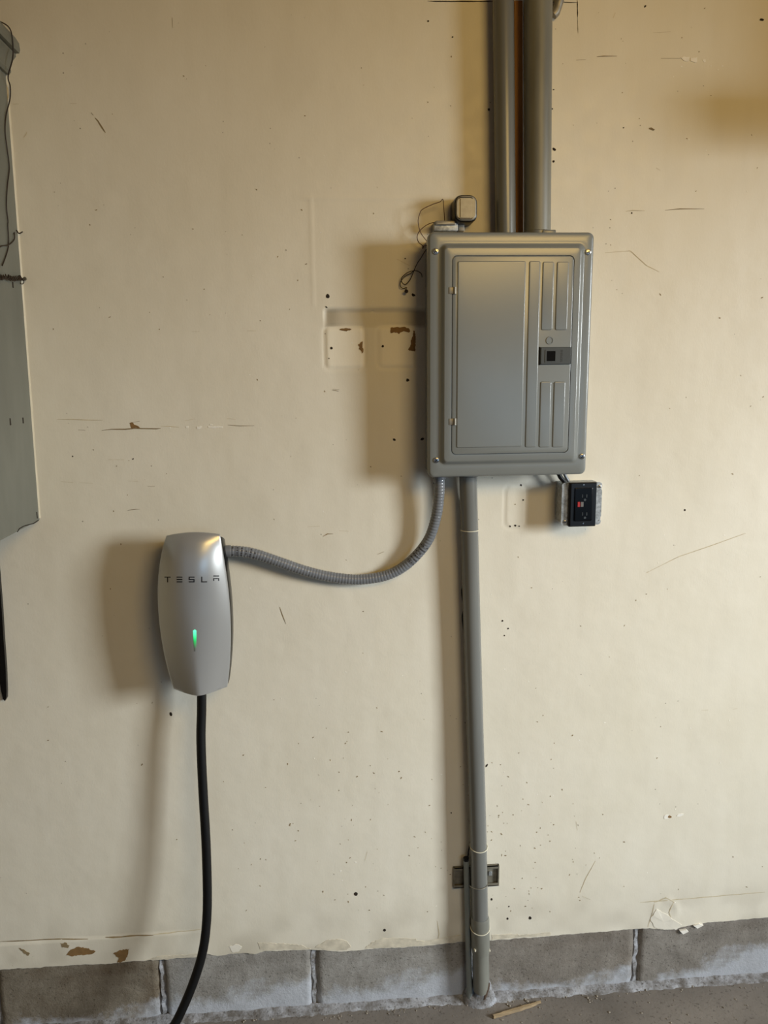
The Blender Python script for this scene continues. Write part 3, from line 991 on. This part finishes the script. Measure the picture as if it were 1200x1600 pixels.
wire('thin_wire', 'short dark wire loop ending at a nail left of the panel', s7((310, 955), (270, 985), (215, 1015), (172, 1075), (172, 1120), (200, 1137), (235, 1128), (228, 1150)), [-.007, -.007, -.006, -.005, -.005, -.005, -.005, -.004], .0008, 'wire_dark')
nl = P(634, 453, -.004)
tag(MB().tube([nl + Vector((0, .006, 0)), nl, nl + Vector((.0004, -.004, -.002)), nl + Vector((.0006, -.007, -.0035)), nl + Vector((.0006, -.008, -.004))], [.0016, .0016, .0018, .0042, .0038], 10).build('bent_nail', 'wire_dark', None, 40, None, tuple(nl)), 'bent rusty nail holding the wire loop left of the panel', 'nail')

# ------------------------------------------------------------------ wall charger
EY = -.082                                              # plane of the cover's side edges
_lp = [(260, 838), (252, 870), (247, 910), (246.5, 935), (249, 970), (254, 1005), (262, 1045), (267, 1063), (272, 1077)]
_rp = [(343, 836), (350.5, 880), (355.5, 915), (358.5, 950), (360, 985), (359.5, 1020), (357.5, 1050), (356, 1062), (355, 1072)]
lw, rw = [P(a, b, EY) for a, b in _lp], [P(a, b, EY) for a, b in _rp]
ZT = (lw[0].z + rw[0].z) / 2
ZB = (lw[-1].z + rw[-1].z) / 2
def edge(pts, z):
    zs = [p.z for p in pts][::-1]
    xs_ = [p.x for p in pts][::-1]
    c = np.polyfit(zs, xs_, 4)
    return float(np.polyval(c, z))
def hw_xc(v):
    z = ZT + (ZB - ZT) * v
    l, r = edge(lw, z), edge(rw, z)
    return (r - l) / 2, (l + r) / 2
def cover_pt(u, v, inset=0.0):
    hw, xc = hw_xc(v)
    hw -= inset
    zt = ZT + .0065 * (1 - u * u)
    zb = ZB - .0050 * (1 - abs(u) ** 1.4)
    z = zt + (zb - zt) * v
    bulge = .0035 + .026 * (1 - max(0, 1 - v / .30) ** 2.4) - .006 * max(0, v - .5)
    ridge = .005 * max(0, v - .40) / .60
    y = EY - bulge * (1 - abs(u) ** (2.4 - .9 * v)) - ridge * max(0, 1 - abs(u) / .8) + .004 * max(0, 1 - v / .06) ** 2
    return Vector((xc + u * hw, y, z))
hw5, xc5 = hw_xc(.5)
ch = thing('wall_charger', 'silver wall-mounted car charger with green light strip', 'car charger', (xc5, 0, ZB))
NU, NV = 40, 64
def uu(i):
    t = 2 * i / NU - 1
    return math.copysign(abs(t) ** .85, t)
V, F = [], []
for j in range(NV + 1):
    for i in range(NU + 1):
        V.append(cover_pt(uu(i), j / NV))
for j in range(NV):
    for i in range(NU):
        k = j * (NU + 1) + i
        F.append((k, k + 1, k + NU + 2, k + NU + 1))
# rolled rim and return of the cover
border = [i for i in range(NU + 1)] + [j * (NU + 1) + NU for j in range(1, NV + 1)] + [NV * (NU + 1) + i for i in range(NU - 1, -1, -1)] + [j * (NU + 1) for j in range(NV - 1, 0, -1)]
ctr = Vector((xc5, EY, (ZT + ZB) / 2))
prev = border
for out, back in ((.0008, .0012), (.0006, .0035), (-.0015, .0055)):
    ring = []
    for b in border:
        p = V[b]
        d = Vector((p.x - ctr.x, 0, (p.z - ctr.z) * .35)).normalized()
        ring.append(len(V))
        V.append(p + d * out + Vector((0, back, 0)))
    n = len(border)
    for k in range(n):
        F.append((prev[k], ring[k], ring[(k + 1) % n], prev[(k + 1) % n]))
    prev = ring
mcov = MB()
mcov.add(V, F)
cover = mcov.build('front_cover', 'silver', ch, 40)
# black body behind the cover
rr = []
for y, ins, dt, db in ((.001, .014, .034, .016), (-.010, .006, .027, .010), (-.026, 0.0, .021, .006), (-.050, -.0012, .0125, .003), (EY + .012, -.0004, .006, .002), (EY + .0075, .002, .005, .003)):
    zt_, zb_ = ZT - dt, ZB + db
    hv = lambda v: hw_xc((ZT - (zt_ + (zb_ - zt_) * v)) / (ZT - ZB))
    ring = []
    for k in range(26):
        v = k / 25
        hw, xc = hv(v)
        ring.append(Vector((xc + hw - ins, y, zt_ + (zb_ - zt_) * v)))
    for k in range(1, 8):
        u = 1 - 2 * k / 8
        hw, xc = hv(1)
        ring.append(Vector((xc + u * (hw - ins), y, zb_ - .003 * (1 - u * u))))
    for k in range(25, -1, -1):
        v = k / 25
        hw, xc = hv(v)
        ring.append(Vector((xc - hw + ins, y, zt_ + (zb_ - zt_) * v)))
    for k in range(1, 8):
        u = -1 + 2 * k / 8
        hw, xc = hv(0)
        ring.append(Vector((xc + u * (hw - ins), y, zt_ + .004 * (1 - u * u))))
    rr.append(ring)
MB().loft(rr).build('back_body', 'black_gloss', ch, 40)
def on_cover(x, z, lift):
    v = (ZT - z) / (ZT - ZB)
    for _ in range(6):
        hw, xc = hw_xc(min(max(v, 0), 1))
        u = max(-1, min(1, (x - xc) / hw))
        p = cover_pt(u, v)
        v += (p.z - z) / (ZT - ZB)
    p = cover_pt(u, v)
    return Vector((x, p.y - lift, z))
def px_on_cover(px, py):
    y = -.1
    for _ in range(8):
        p = P(px, py, y)
        y = on_cover(p.x, p.z, 0).y
    return P(px, py, y)
# brand lettering, flat black strokes following the cover
def letter(boxes):
    m = MB()
    for (x0, y0, x1, y1) in boxes:
        n = 6
        top, bot = [], []
        for k in range(n + 1):
            xx = x0 + (x1 - x0) * k / n
            a_, b_ = px_on_cover(xx, y0), px_on_cover(xx, y1)
            top.append(a_)
            bot.append(b_)
        V = [on_cover(p.x, p.z, .0005) for p in top] + [on_cover(p.x, p.z, .0005) for p in bot] + [on_cover(p.x, p.z, -.0006) for p in top] + [on_cover(p.x, p.z, -.0006) for p in bot]
        q = n + 1
        F = []
        for k in range(n):
            F += [(k, k + 1, q + k + 1, q + k), (2 * q + k, 2 * q + k + 1, k + 1, k), (q + k, q + k + 1, 3 * q + k + 1, 3 * q + k)]
        F += [(0, q, 3 * q, 2 * q), (n, 2 * q + n, 3 * q + n, q + n)]
        m.add(V, F)
    return m.build('letter', 'letter_black', cover, 0)
t_ = 1.5
letter([(257, 901, 266.6, 901 + t_), (261, 901, 262.6, 909.8)])
letter([(276, 901, 285, 901 + t_), (276, 904.7, 285, 904.7 + t_), (276, 908.3, 285, 908.3 + t_)])
letter([(295, 901, 304, 901 + t_), (295, 901, 296.6, 906), (295, 904.7, 304, 904.7 + t_), (302.4, 905, 304, 909.8), (295, 908.3, 304, 908.3 + t_)])
letter([(314.5, 901, 316.1, 909.8), (314.5, 908.3, 323.6, 908.3 + t_)])
letter([(333.4, 899.2, 342.4, 899.2 + t_), (333.2, 903.2, 342.6, 903.2 + t_), (333.2, 903.2, 334.8, 907.6), (341, 903.2, 342.6, 907.6)])
# green light strip: rounded top, tapering to the ridge below
m = MB()
V, F = [], []
N = 18
for k in range(N + 1):
    t = k / N
    py = 983.5 + 34 * t
    hwp = 2.7 * min(1, math.sqrt(max(0, 1 - (1 - min(1, t / .08)) ** 2)) + .05) * (1 - .35 * t)
    for s_ in (-1, 0, 1):
        p = px_on_cover(304.2 + .9 * t + s_ * hwp, py)
        V.append(on_cover(p.x, p.z, .0011 if s_ == 0 else .0003))
for k in range(N):
    for s_ in (0, 1):
        a = k * 3 + s_
        F.append((a, a + 1, a + 4, a + 3))
m.add(V, F)
led = m.build('light_strip', 'led', cover, 60)
led['label'] = 'glowing green status light'
# small white round sensor spot seen near the name
# cable gland + cable
cx_ = P(315.5, 1088, -.062)
MB().tube([Vector((cx_.x, -.055, ZB + .012)), Vector((cx_.x, -.055, ZB - .004))], .0145, 20).build('cable_gland', 'black_plastic', ch)
cpx = [(315.5, 1088), (315, 1110), (314, 1150), (315.5, 1200), (318, 1250), (322, 1320), (324, 1400), (322, 1450), (316, 1490), (304, 1530), (288, 1570), (270, 1605)]
cys = [-.055, -.056, -.060, -.065, -.070, -.078, -.088, -.096, -.104, -.115, -.128, -.142]
pts = [Vector((cx_.x, -.055, ZB + .004))] + [P(a, b, y) for (a, b), y in zip(cpx, cys)][1:]
e = pts[-1]
pts += [Vector((e.x - .05, -.168, .042)), Vector((e.x - .12, -.21, FZ + .0125)), Vector((e.x - .25, -.30, FZ + .0108)), Vector((e.x - .45, -.50, FZ + .0108))]
path, L = smooth_path(pts, 130)
cb = MB().tube(path, .0105, 20).build('charging_cable', 'black_rubber', None, 60, None, tuple(path[-1]))
tag(cb, 'thick black cable hanging from the silver charger to the floor', 'cable')

# ------------------------------------------------------------------ flexible conduit
fpx = [(352, 861), (375, 861.5), (400, 866), (440, 879.5), (480, 893), (520, 902), (560, 905.5), (600, 900), (630, 886), (655, 863), (672, 838), (682, 805), (686, 775), (686.5, 752)]
fys = [-.034, -.033, -.030, -.026, -.022, -.019, -.018, -.018, -.020, -.024, -.029, -.035, -.040, -.043]
fp = [P(a, b, y) for (a, b), y in zip(fpx, fys)]
fp.append(Vector((fp[-1].x, -.044, PZ0 + .002)))
path, L = smooth_path(fp, 620)
per = .0068
step = L / 619
fc_ = thing('flexible_conduit', 'ribbed grey flexible conduit sagging between charger and electrical panel', 'conduit', tuple(path[0]))
MB().tube(path, lambda i: .0110 + .0009 * (abs(math.sin(math.pi * i * step / per)) ** .6), 20).build('sleeve', 'flex_grey', fc_, 60)
p_ = path[-1]
MB().tube([p_ + Vector((0, 0, -.012)), p_ + Vector((0, 0, -.0115)), p_ + Vector((0, 0, -.001)), p_ + Vector((0, 0, .006))], [.0128, .0142, .0142, .0142], 20).build('connector', 'flex_grey', fc_)
p0 = path[0]
MB().tube([p0 + Vector((-.012, 0, 0)), p0 + Vector((.012, 0, -.0002))], .0128, 20).build('connector', 'flex_grey', fc_)
# printed marks near both ends (dark worn print)
m = MB()
for s0, s1 in ((16, 70), (412, 462)):
    for i in range(s0, s1, 9):
        for ang in (-50, -22, 5, 32):
            if random.random() < .3:
                continue
            c = path[i]
            t = (path[i + 1] - path[i - 1]).normalized()
            nrm = Vector((0, -1, 0))
            nrm = (nrm - t * nrm.dot(t)).normalized()
            sd = t.cross(nrm)
            q = []
            for da, dt in ((-9, -.0014), (9, -.0014), (9, .0014), (-9, .0014)):
                a = math.radians(ang + da)
                q.append(c + t * dt + (nrm * math.cos(a) + sd * math.sin(a)) * .0122)
            m.add(q, [(0, 1, 2, 3)])
m.build('printed_marks', 'ink', fc_, 0, 'stuff')

# ------------------------------------------------------------------ lower conduit with its fittings
lc = thing('lower_conduit', 'tall grey conduit running from the panel bottom to the floor', 'conduit', tuple(P(752, 1556, -.028)))
kp = [(731, 744), (733.5, 828), (737, 960), (741, 1100), (747, 1300), (750, 1440)]
ky = [-.034, -.028, -.026, -.026, -.029, -.030]
kk = [P(a, b, y) for (a, b), y in zip(kp, ky)]
kk[0].z = PZ0 + .004
path, L = smooth_path(kk, 40)
MB().tube(path, [.0195 + .0008 * (i / 39) for i in range(40)], 28).build('pipe', 'pvc_grey', lc)
t0 = path[0]
MB().tube([t0 + Vector((0, 0, 0)), t0 + Vector((0, 0, -.010)), t0 + Vector((0, 0, -.0115))], [.0225, .0225, .0198], 28).build('connector', 'pvc_grey', lc)
d0, d1, d2 = P(750, 1432, -.030), P(751, 1487, -.029), P(752, 1546, -.029)
MB().tube([d0, d0.lerp(d1, .06), d0.lerp(d1, .85), d1], [.0210, .0228, .0228, .0216], 28).build('coupling', 'pvc_old', lc)
MB().tube([d1 + (d0 - d1) * .05, d1.lerp(d2, .9), d2], [.0202, .0205, .0198], 28).build('lower_pipe', 'pvc_old', lc)
for (px, py), y, r, ru in (((733.5, 828), -.028, .0202, 0), ((748, 1322), -.0292, .0212, .004), ((750, 1449), -.0300, .0236, .004)):
    c = P(px, py, y)
    ring = [c + Vector((r * math.cos(a), r * math.sin(a), -ru * math.sin(a) * -1)) for a in [2 * math.pi * k / 36 for k in range(37)]]
    MB().tube(ring, .0012, 8).build('cable_tie', 'tie_cream', lc, 60)
for px in (742.5, 765):
    c = P(px, 1486, -.050 if px < 750 else -.038)
    MB().tube([c + Vector((0, .008, 0)), c, c + Vector((0, -.002, 0))], [.0022, .0026, .0014], 10).build('screw_head', 'tie_cream', lc)
# dangling black cable behind the conduit
wire('black_wire', 'thin black wire running along the left of the lower conduit', [(723, 780), (724, 900), (721.5, 925), (725, 950), (722.5, 965), (727, 1010), (730, 1100), (733, 1200), (735, 1290), (735.5, 1312), (732, 1330), (731, 1346)],
     [-.0045, -.0045, -.0045, -.0045, -.0045, -.0045, -.0045, -.0045, -.0045, -.008, -.014, -.017], .0017, 'black_rubber', 120)
# steel strut bracket behind the conduit
a, b = P(709, 1389, -.010), P(780, 1353, -.010)
st = thing('strut_bracket', 'short galvanised strut channel clamping the conduit to the wall', 'bracket', ((a.x + b.x) / 2, 0, a.z))
m = MB()
z0, z1 = a.z, b.z
m.box(a.x, b.x, -.0015, .003, z0, z1).box(a.x, b.x, -.0085, .001, z0, z0 + .0025).box(a.x, b.x, -.0085, .001, z1 - .0025, z1)
m.box(a.x, b.x, -.0085, -.007, z0, z0 + .008).box(a.x, b.x, -.0085, -.007, z1 - .008, z1)
m.build('channel', 'steel_tan', st, 0)
c = P(766, 1364, -.003)
MB().box(c.x - .005, c.x + .004, -.007, -.001, c.z - .005, c.z + .005, .001).build('nut', 'galvanised', st)
for pxs in (709.6, 779.2):
    x = P(pxs, 1370, -.010).x
    MB().box(x - .0015, x + .0015, -.0088, .001, z0, z1).build('end_plate', 'steel_tan', st, 0)
a, b = P(731.5, 1352, -.009), P(756, 1390, -.009)
MB().tube([Vector((kk[-2].x + .001 + .0236 * math.cos(t), -.031 + .0236 * math.sin(t), (z0 + z1) / 2)) for t in [math.radians(x) for x in range(200, 341, 10)]], .0010, 6).build('clamp_band', 'steel_tan', lc, 40)
# thin open pipe beside it
a, b, e = P(728.3, 1343, -.0165), P(730.3, 1420, -.0165), P(734, 1560, -.0175)
tp = thing('thin_pipe', 'thin pale grey pipe with black open end beside the lower conduit', 'pipe', tuple(e))
path, L = smooth_path([a, b, e], 30)
MB().tube(path, lambda i: .0068 + .0012 * (i / 29), 18).build('pipe', 'pvc_pale', tp)
MB().tube([a + Vector((0, 0, -.002)), a + Vector((0, 0, .005))], [.0074, .0070], 18).build('end_cap', 'black_rubber', tp)

# ------------------------------------------------------------------ outlet box
oA, oB = P(877, 821.5, -.052), P(942, 753.5, -.052)
ob = thing('outlet_box', 'square galvanised outlet box with black cover below the panel', 'outlet', ((oA.x + oB.x) / 2, 0, oA.z))
MB().loft([rrect(oA.x + .001, oB.x - .001, oA.z + .002, oB.z - .002, .006, y) for y in (.002, -.048)]).build('steel_box', 'galvanised', ob)
x0, x1, z0, z1 = oA.x, oB.x, oA.z, oB.z
W_, H_ = x1 - x0, z1 - z0
# mounting frame: left and right ears with notches
xc0, xc1 = P(889, 787, -.055).x, P(931, 787, -.055).x
def plate(pts, y0, y1, name, mat, parent, bev=0):
    MB().loft([[Vector((a, y0, b)) for a, b in pts], [Vector((a, y1, b)) for a, b in pts]]).build(name, mat, parent, 0)
n_ = .010
plate([(xc0 + .004, z0), (x0 + .004, z0), (x0, z0 + .004), (x0, z1 - .004), (x0 + .004, z1), (x0 + .008, z1), (x0 + .008, z1 - .010), (x0 + .0115, z1 - .010), (x0 + .0115, z1), (xc0 + .004, z1)], -.047, -.0495, 'ear', 'galvanised', ob)
plate([(xc1 - .004, z0), (x1 - .006, z0), (x1 - .001, z0 + .003), (x1, z0 + .009), (x1 - .003, z0 + .011), (x1 - .006, z0 + .007), (x1 - .009, z0 + .009), (x1 - .006, z0 + .014), (x1, z0 + .019), (x1, z1 - .019), (x1 - .005, z1 - .013),
       (x1 - .009, z1 - .010), (x1 - .006, z1 - .007), (x1 - .002, z1 - .011), (x1, z1 - .009), (x1 - .001, z1 - .003), (x1 - .006, z1), (xc1 - .004, z1)], -.047, -.0495, 'ear', 'galvanised', ob)
screw(ob, P(882.5, 815, -.0495), .0034)
screw(ob, P(937, 760, -.0495), .0034)
cv = MB().loft([rrect(xc0, xc1, z0 - .002, z1 + .001, .0015, -.046, 2), rrect(xc0, xc1, z0 - .002, z1 + .001, .0015, -.0565, 2), rrect(xc0 + .0035, xc1 - .001, z0 + .0002, z1 - .001, .0015, -.0585, 2)]).build('cover', 'black_plastic', ob, 25)
fx0, fx1, fz0, fz1 = P(897, 790, -.058).x, P(925, 790, -.058).x, P(911, 814, -.058).z, P(911, 762, -.058).z
face = MB().loft([rrect(fx0, fx1, fz0, fz1, .003, -.0575, 3), rrect(fx0, fx1, fz0, fz1, .003, -.0600, 3), rrect(fx0 + .001, fx1 - .001, fz0 + .001, fz1 - .001, .003, -.0606, 3)]).build('receptacle_face', 'black_gloss', cv, 25)
for (cx, cy) in ((912, 757.5), (911, 817.5)):
    c = P(cx, cy, -.0582)
    MB().tube([c + Vector((0, .002, 0)), c, c + Vector((0, -.0014, 0))], [.0022, .0022, .0012], 12).build('screw', 'zinc_screw', cv)
def pbox(pxa, pya, pxb, pyb, y0, y1, name, mat, parent):
    a, b = P(pxa, pyb, y0), P(pxb, pya, y0)
    return MB().box(a.x, b.x, y1, y0, a.z, b.z, .0004, 1).build(name, mat, parent, 0)
pbox(902, 784, 906.2, 792, -.0605, -.0622, 'red_button', 'red_button', cv)
pbox(907, 784.2, 911.6, 791.8, -.0605, -.0620, 'pale_button', 'pale_button', cv)
for cy in (777, 805):
    s_ = -1 if cy < 790 else 1
    pbox(909.5, cy - 4.5, 911, cy + .5, -.0605, -.0609, 'slot', 'latch_plastic', cv)
    pbox(916, cy - 4.5, 917.6, cy + .5, -.0605, -.0609, 'slot', 'latch_plastic', cv)
    c = P(914, cy + 4, -.0606)
    MB().tube([c + Vector((0, .0006, 0)), c + Vector((0, -.0004, 0))], [.0028, .0026], 12).build('ground_hole', 'latch_plastic', cv)
# supply cable between panel and outlet box
wire('supply_cable', 'short black cable from panel underside into the outlet box', [(872, 738), (876, 746), (881, 752), (883, 760)], [-.030, -.030, -.028, -.026], .0052, 'black_rubber', 24, None, 'cable')
wire('supply_cable', 'short pale grey cable beside the black one above the outlet box', [(880, 736), (884, 745), (888, 752), (889, 760)], [-.022, -.021, -.020, -.019], .0036, 'flex_grey', 24, None, 'cable')

# ------------------------------------------------------------------ wall cabinet at the left
XT, XB = P(10, 118).x, P(62, 812).x
ZCB, ZCT = P(62, 812).z, P(10, 118).z
DEP = .36
cab = thing('wall_cabinet', 'tall grey painted wooden wall cabinet with moulded top', 'cabinet', (XB - .25, 0, ZCB))
def slab(x0a, x1a, x0b, x1b, za, zb, y0, y1):
    return [[Vector((x0b, y0, zb)), Vector((x1b, y0, zb)), Vector((x1b, y1, zb)), Vector((x0b, y1, zb))], [Vector((x0a, y0, za)), Vector((x1a, y0, za)), Vector((x1a, y1, za)), Vector((x0a, y1, za))]]
ZTT = ZCT + .075
XTT = XT + (XT - XB) * (ZTT - ZCT) / (ZCT - ZCB)
side = MB().loft(slab(XTT - .019, XTT, XB - .019, XB, ZTT, ZCB, .004, -DEP)).build('side_panel', 'cabinet_paint', cab, 0)
MB().loft(slab(XTT - .62, XTT - .601, XB - .62, XB - .601, ZTT, ZCB, .004, -DEP)).build('side_panel', 'cabinet_paint', cab, 0)
MB().loft(slab(XB - .60, XB - .02, XB - .60, XB - .02, ZCB + .022, ZCB + .003, .004, -DEP + .01)).build('bottom_panel', 'cabinet_paint', cab, 0)
MB().loft(slab(XTT - .60, XTT - .02, XTT - .60, XTT - .02, ZTT, ZTT - .02, .004, -DEP + .01)).build('top_panel', 'cabinet_paint', cab, 0)
for k in range(2):
    xa = XB - .60 + .292 * k
    dr_ = MB().loft(slab(xa + .018, xa + .300, xa + .002, xa + .284, ZCT - .01, ZCB + .004, -DEP - .001, -DEP - .02)).build('cabinet_door', 'cabinet_paint', cab, 0)
    MB().tube([Vector((xa + (.26 if k == 0 else .03), -DEP - .019, ZCB + .18)), Vector((xa + (.26 if k == 0 else .03), -DEP - .030, ZCB + .18)), Vector((xa + (.26 if k == 0 else .03), -DEP - .042, ZCB + .18))], [.006, .007, .013], 14).build('knob', 'steel_tan', dr_)
# crown mouldings along the side, profile in x (outwards) and z
def mould(name, prof):
    m = MB()
    q = [(XT + a, ZCT + b) for a, b in prof]
    m.loft([[Vector((x, .003, z)) for x, z in q], [Vector((x, -DEP - .03, z)) for x, z in q]])
    m.build(name, 'cabinet_paint', cab, 20)
mould('bead_moulding', [(-.004, .001), (.006, .001), (.010, .006), (.010, .010), (-.004, .010)])
mould('cove_moulding', [(-.004, .010), (.009, .010), (.012, .018), (.016, .027), (.022, .034), (.022, .038), (-.004, .038)])
mould('cornice_cap', [(-.004, .038), (.029, .040), (.031, .046), (.030, .058), (.024, .068), (.012, .075), (-.004, .075)])
# painted caulk line where the cabinet meets the wall
m = MB()
rr = []
for k in range(16):
    t = k / 15
    x = XB + (XT - XB) * t
    z = ZCB + .004 + (ZCT - ZCB - .006) * t
    ww = .0024 + .0014 * float(vnoise(t * 3, 0, .1))
    rr.append([Vector((x - .001, wy(x, z) + .003, z)), Vector((x - .001, -.004, z)), Vector((x + ww, wy(x + ww, z) - .0012, z)), Vector((x + ww, wy(x, z) + .003, z))])
m.loft(rr)
m.build('caulk_line', 'wall_bead', cab, 40)
# nail slots and dents in the side panel: points on the panel seen at these pixels
def on_side(px, py):
    d = _fw + _rt * (px - 600) / FPX + _up * (800 - py) / FPX
    # plane x = XB + k (z - ZCB)
    k = (XT - XB) / (ZCT - ZCB)
    t = (XB + k * (CAM[2] - ZCB) - CAM[0]) / (d[0] - k * d[2])
    p = CAM + t * d
    if p[1] > -.007:
        return P(px, py, -.007)
    return Vector((p[0], p[1], p[2]))
for px, py, hz in ((16, 659, .007), (36, 657, .006), (20, 445, .006)):
    c = on_side(px, py)
    MB().box(c.x - .001, c.x + .0006, c.y - .0028, c.y + .0028, c.z - hz, c.z + hz, .0005, 1).build('nail_slot', 'hole_dark', side, 0)
m = MB()
for pts in ([(60, 813), (52, 818), (44, 820), (37, 822), (30, 826), (27, 831)], [(58, 810), (57, 800)]):
    q = [on_side(a, b) for a, b in pts]
    m.tube([p + Vector((.0004, 0, 0)) for p in q], .0010, 6)
m.build('edge_crack', 'hole_dark', side, 0)

# wires on the cabinet
def wire3(name, label, pts, r, mat, n=80):
    path, L = smooth_path(pts, n)
    o = MB().tube(path, r, 8).build(name, mat, None, 60, None, tuple(min(path, key=lambda p: p.z)))
    return tag(o, label, 'wire')
OFF = Vector((.003, 0, 0))
sp = [on_side(a, b) + OFF for a, b in ((13.5, 135), (13, 155), (7, 180), (5.5, 205), (9, 235), (12, 262), (9, 290), (7.5, 320), (10, 345), (9.7, 352), (11, 375), (10, 388), (6, 402), (1, 415))]
top = [P(5, 60, -.05), P(9, 64, -.045), P(11.5, 74, -.038), P(12.5, 92, -.032), P(13, 112, -.03)]
top = [Vector((XT + .034, p.y, p.z)) if i > 0 else Vector((XT + .024, p.y, ZCT + .078)) for i, p in enumerate(top)]
top = [Vector((XT + .012, -.06, ZTT + .001)), Vector((XT + .030, -.05, ZCT + .068)), Vector((XT + .0335, -.045, ZCT + .050)), Vector((XT + .028, -.036, ZCT + .02)), Vector((XT + .012, -.025, ZCT - .01))]
wire3('thin_wire', 'long thin dark wire hanging down the grey cabinet side', top + sp, .0012, 'wire_dark', 140)
cw = [on_side(a, b) + OFF for a, b in ((-14, 392), (0, 384.5), (10, 383), (17, 378), (20, 373), (20.3, 366))]
cw += [P(22, 361, -.012), P(26, 360, -.010), P(28.5, 364, -.010), P(31, 364.5, -.010), (P(35.5, 362, -.008))]
wire3('thin_wire', 'short crooked dark wire poking past the cabinet edge', cw, .0012, 'wire_dark')
tw = thing('twisted_wire', 'bundle of twisted rusty wire tied round a nail on the cabinet edge', 'wire', tuple(on_side(20, 435)))
base = [on_side(a, b) + Vector((.005, 0, 0)) for a, b in ((-16, 432), (0, 433), (14, 434), (24, 436))] + [P(31, 433, -.012), P(36.5, 436, -.008), P(38.5, 436, .002)]
bp, L = smooth_path(base, 110)
for k in range(3):
    q = []
    for i, p in enumerate(bp):
        a = i * .34 + k * 2.1 + .8 * math.sin(i * .21 + k)
        r = .0030 * (1 + .45 * math.sin(i * .5 + k * 1.7)) * min(1, (len(bp) - i) / 14)
        q.append(p + Vector((r * .5 * math.cos(a) + .001, r * .3 * math.cos(a), r * 1.3 * math.sin(a))))
    MB().tube(q, .0011, 6).build('strand', 'wire_dark', tw, 60)
c = P(34, 440, -.010)
MB().tube([c + Vector((.0040 * math.cos(t), 0, .0048 * math.sin(t))) for t in [math.radians(x) for x in range(0, 361, 20)]], .0009, 6).build('loop', 'wire_dark', tw, 60)
c = P(38.5, 435.5, -.009)
MB().tube([Vector((c.x, .004, c.z)), Vector((c.x, -.008, c.z)), Vector((c.x + .0003, -.0085, c.z)), Vector((c.x, -.010, c.z))], [.0013, .0013, .0040, .0036], 10).build('nail', 'steel_tan', tw)

# black pointed strip hanging below the cabinet
tip = [(-34, 860), (-28, 900), (-12, 940), (-8, 1000), (-4, 1050), (1, 1080), (4, 1093), (7, 1096), (9.5, 1091), (9.5, 1080), (8, 1040), (5, 1000), (2, 950), (-2, 900), (-6, 860)]
W = [P(a, b, -.012) for a, b in tip]
m = MB()
m.loft([[Vector((p.x, -.001, p.z)) for p in W], [Vector((p.x, -.008, p.z)) for p in W], [Vector((p.x + (.0015 if p.x < W[0].x else 0), -.010, p.z)) for p in W]])
tag(m.build('black_strap', 'black_plastic', None, 30, None, tuple(W[7])), 'black strap tapering to a point, hanging below the grey cabinet', 'strap')

# ------------------------------------------------------------------ things on the floor
def on_floor(px, py, z=0.0):
    return PF(px, py, z + FZ)
a, b = on_floor(771, 1588, .006), on_floor(845, 1564, .006)
n = 14
rr = []
d = (b - a)
sd = Vector((-d.y, d.x, 0)).normalized()
for k in range(n + 1):
    t = k / n
    wd = .0025 + .0030 * math.sin(math.pi * min(1, t * .9)) * (1 if t < .75 else 1 - (t - .75) * 3.2) + (.0015 if k == 0 else 0)
    wd = max(.0012, wd)
    p = a + d * t + sd * random.uniform(-.0008, .0008)
    hh = .0055 * (1 - .6 * t) + .0025
    p.z = FZ + .0014
    rr.append([p + sd * wd, p + sd * wd * .5 + Vector((0, 0, hh)), p - sd * wd * .6 + Vector((0, 0, hh * .8)), p - sd * wd])
tag(MB().loft(rr).build('wood_splinter', 'splinter_wood', None, 30, None, tuple(a)), 'pale splinter of wood lying on the concrete floor', 'splinter')
a, b = P(764, 1536, -.040), P(757, 1562, -.048)
b.z = max(b.z, .012)
rr = []
for k in range(9):
    t = k / 8
    p = a.lerp(b, t)
    w_ = .0025 + .003 * math.sin(math.pi * t)
    rr.append([p + Vector((w_ * math.cos(q) + random.uniform(-.001, .001), w_ * .5 * math.sin(q), w_ * .3 * math.cos(q))) for q in [2 * math.pi * i / 7 for i in range(7)]])
tag(MB().loft(rr).build('bark_chip', 'bark_brown', None, 40, None, tuple(b)), 'dark brown chip of wood stuck at the foot of the lower conduit', 'wood chip')
m = MB()
for k in range(160):
    if k < 110:
        px = random.uniform(300, 1195)
        base = 1598 - (px - 330) * .0765
        p = on_floor(px, base + abs(random.gauss(0, 6)) + 1)
    else:
        p = on_floor(random.uniform(600, 1190), random.uniform(1560, 1600))
    r = random.uniform(.0008, .0030) if random.random() < .9 else random.uniform(.003, .0045)
    V = []
    for (dx, dy, dz) in ((1, 0, .3), (0, 1, .3), (-1, 0, .3), (0, -1, .3), (0, 0, 1.1), (0, 0, -.2)):
        f = random.uniform(.7, 1.3)
        V.append(p + Vector((dx * r * f, dy * r * f, dz * r * f)))
    m.add(V, [(0, 1, 4), (1, 2, 4), (2, 3, 4), (3, 0, 4), (1, 0, 5), (2, 1, 5), (3, 2, 5), (0, 3, 5)])
g_ = m.build('floor_grit', 'grit', None, 0, 'stuff')
tag(g_, 'loose grit and crumbs scattered along the foot of the wall', 'grit')
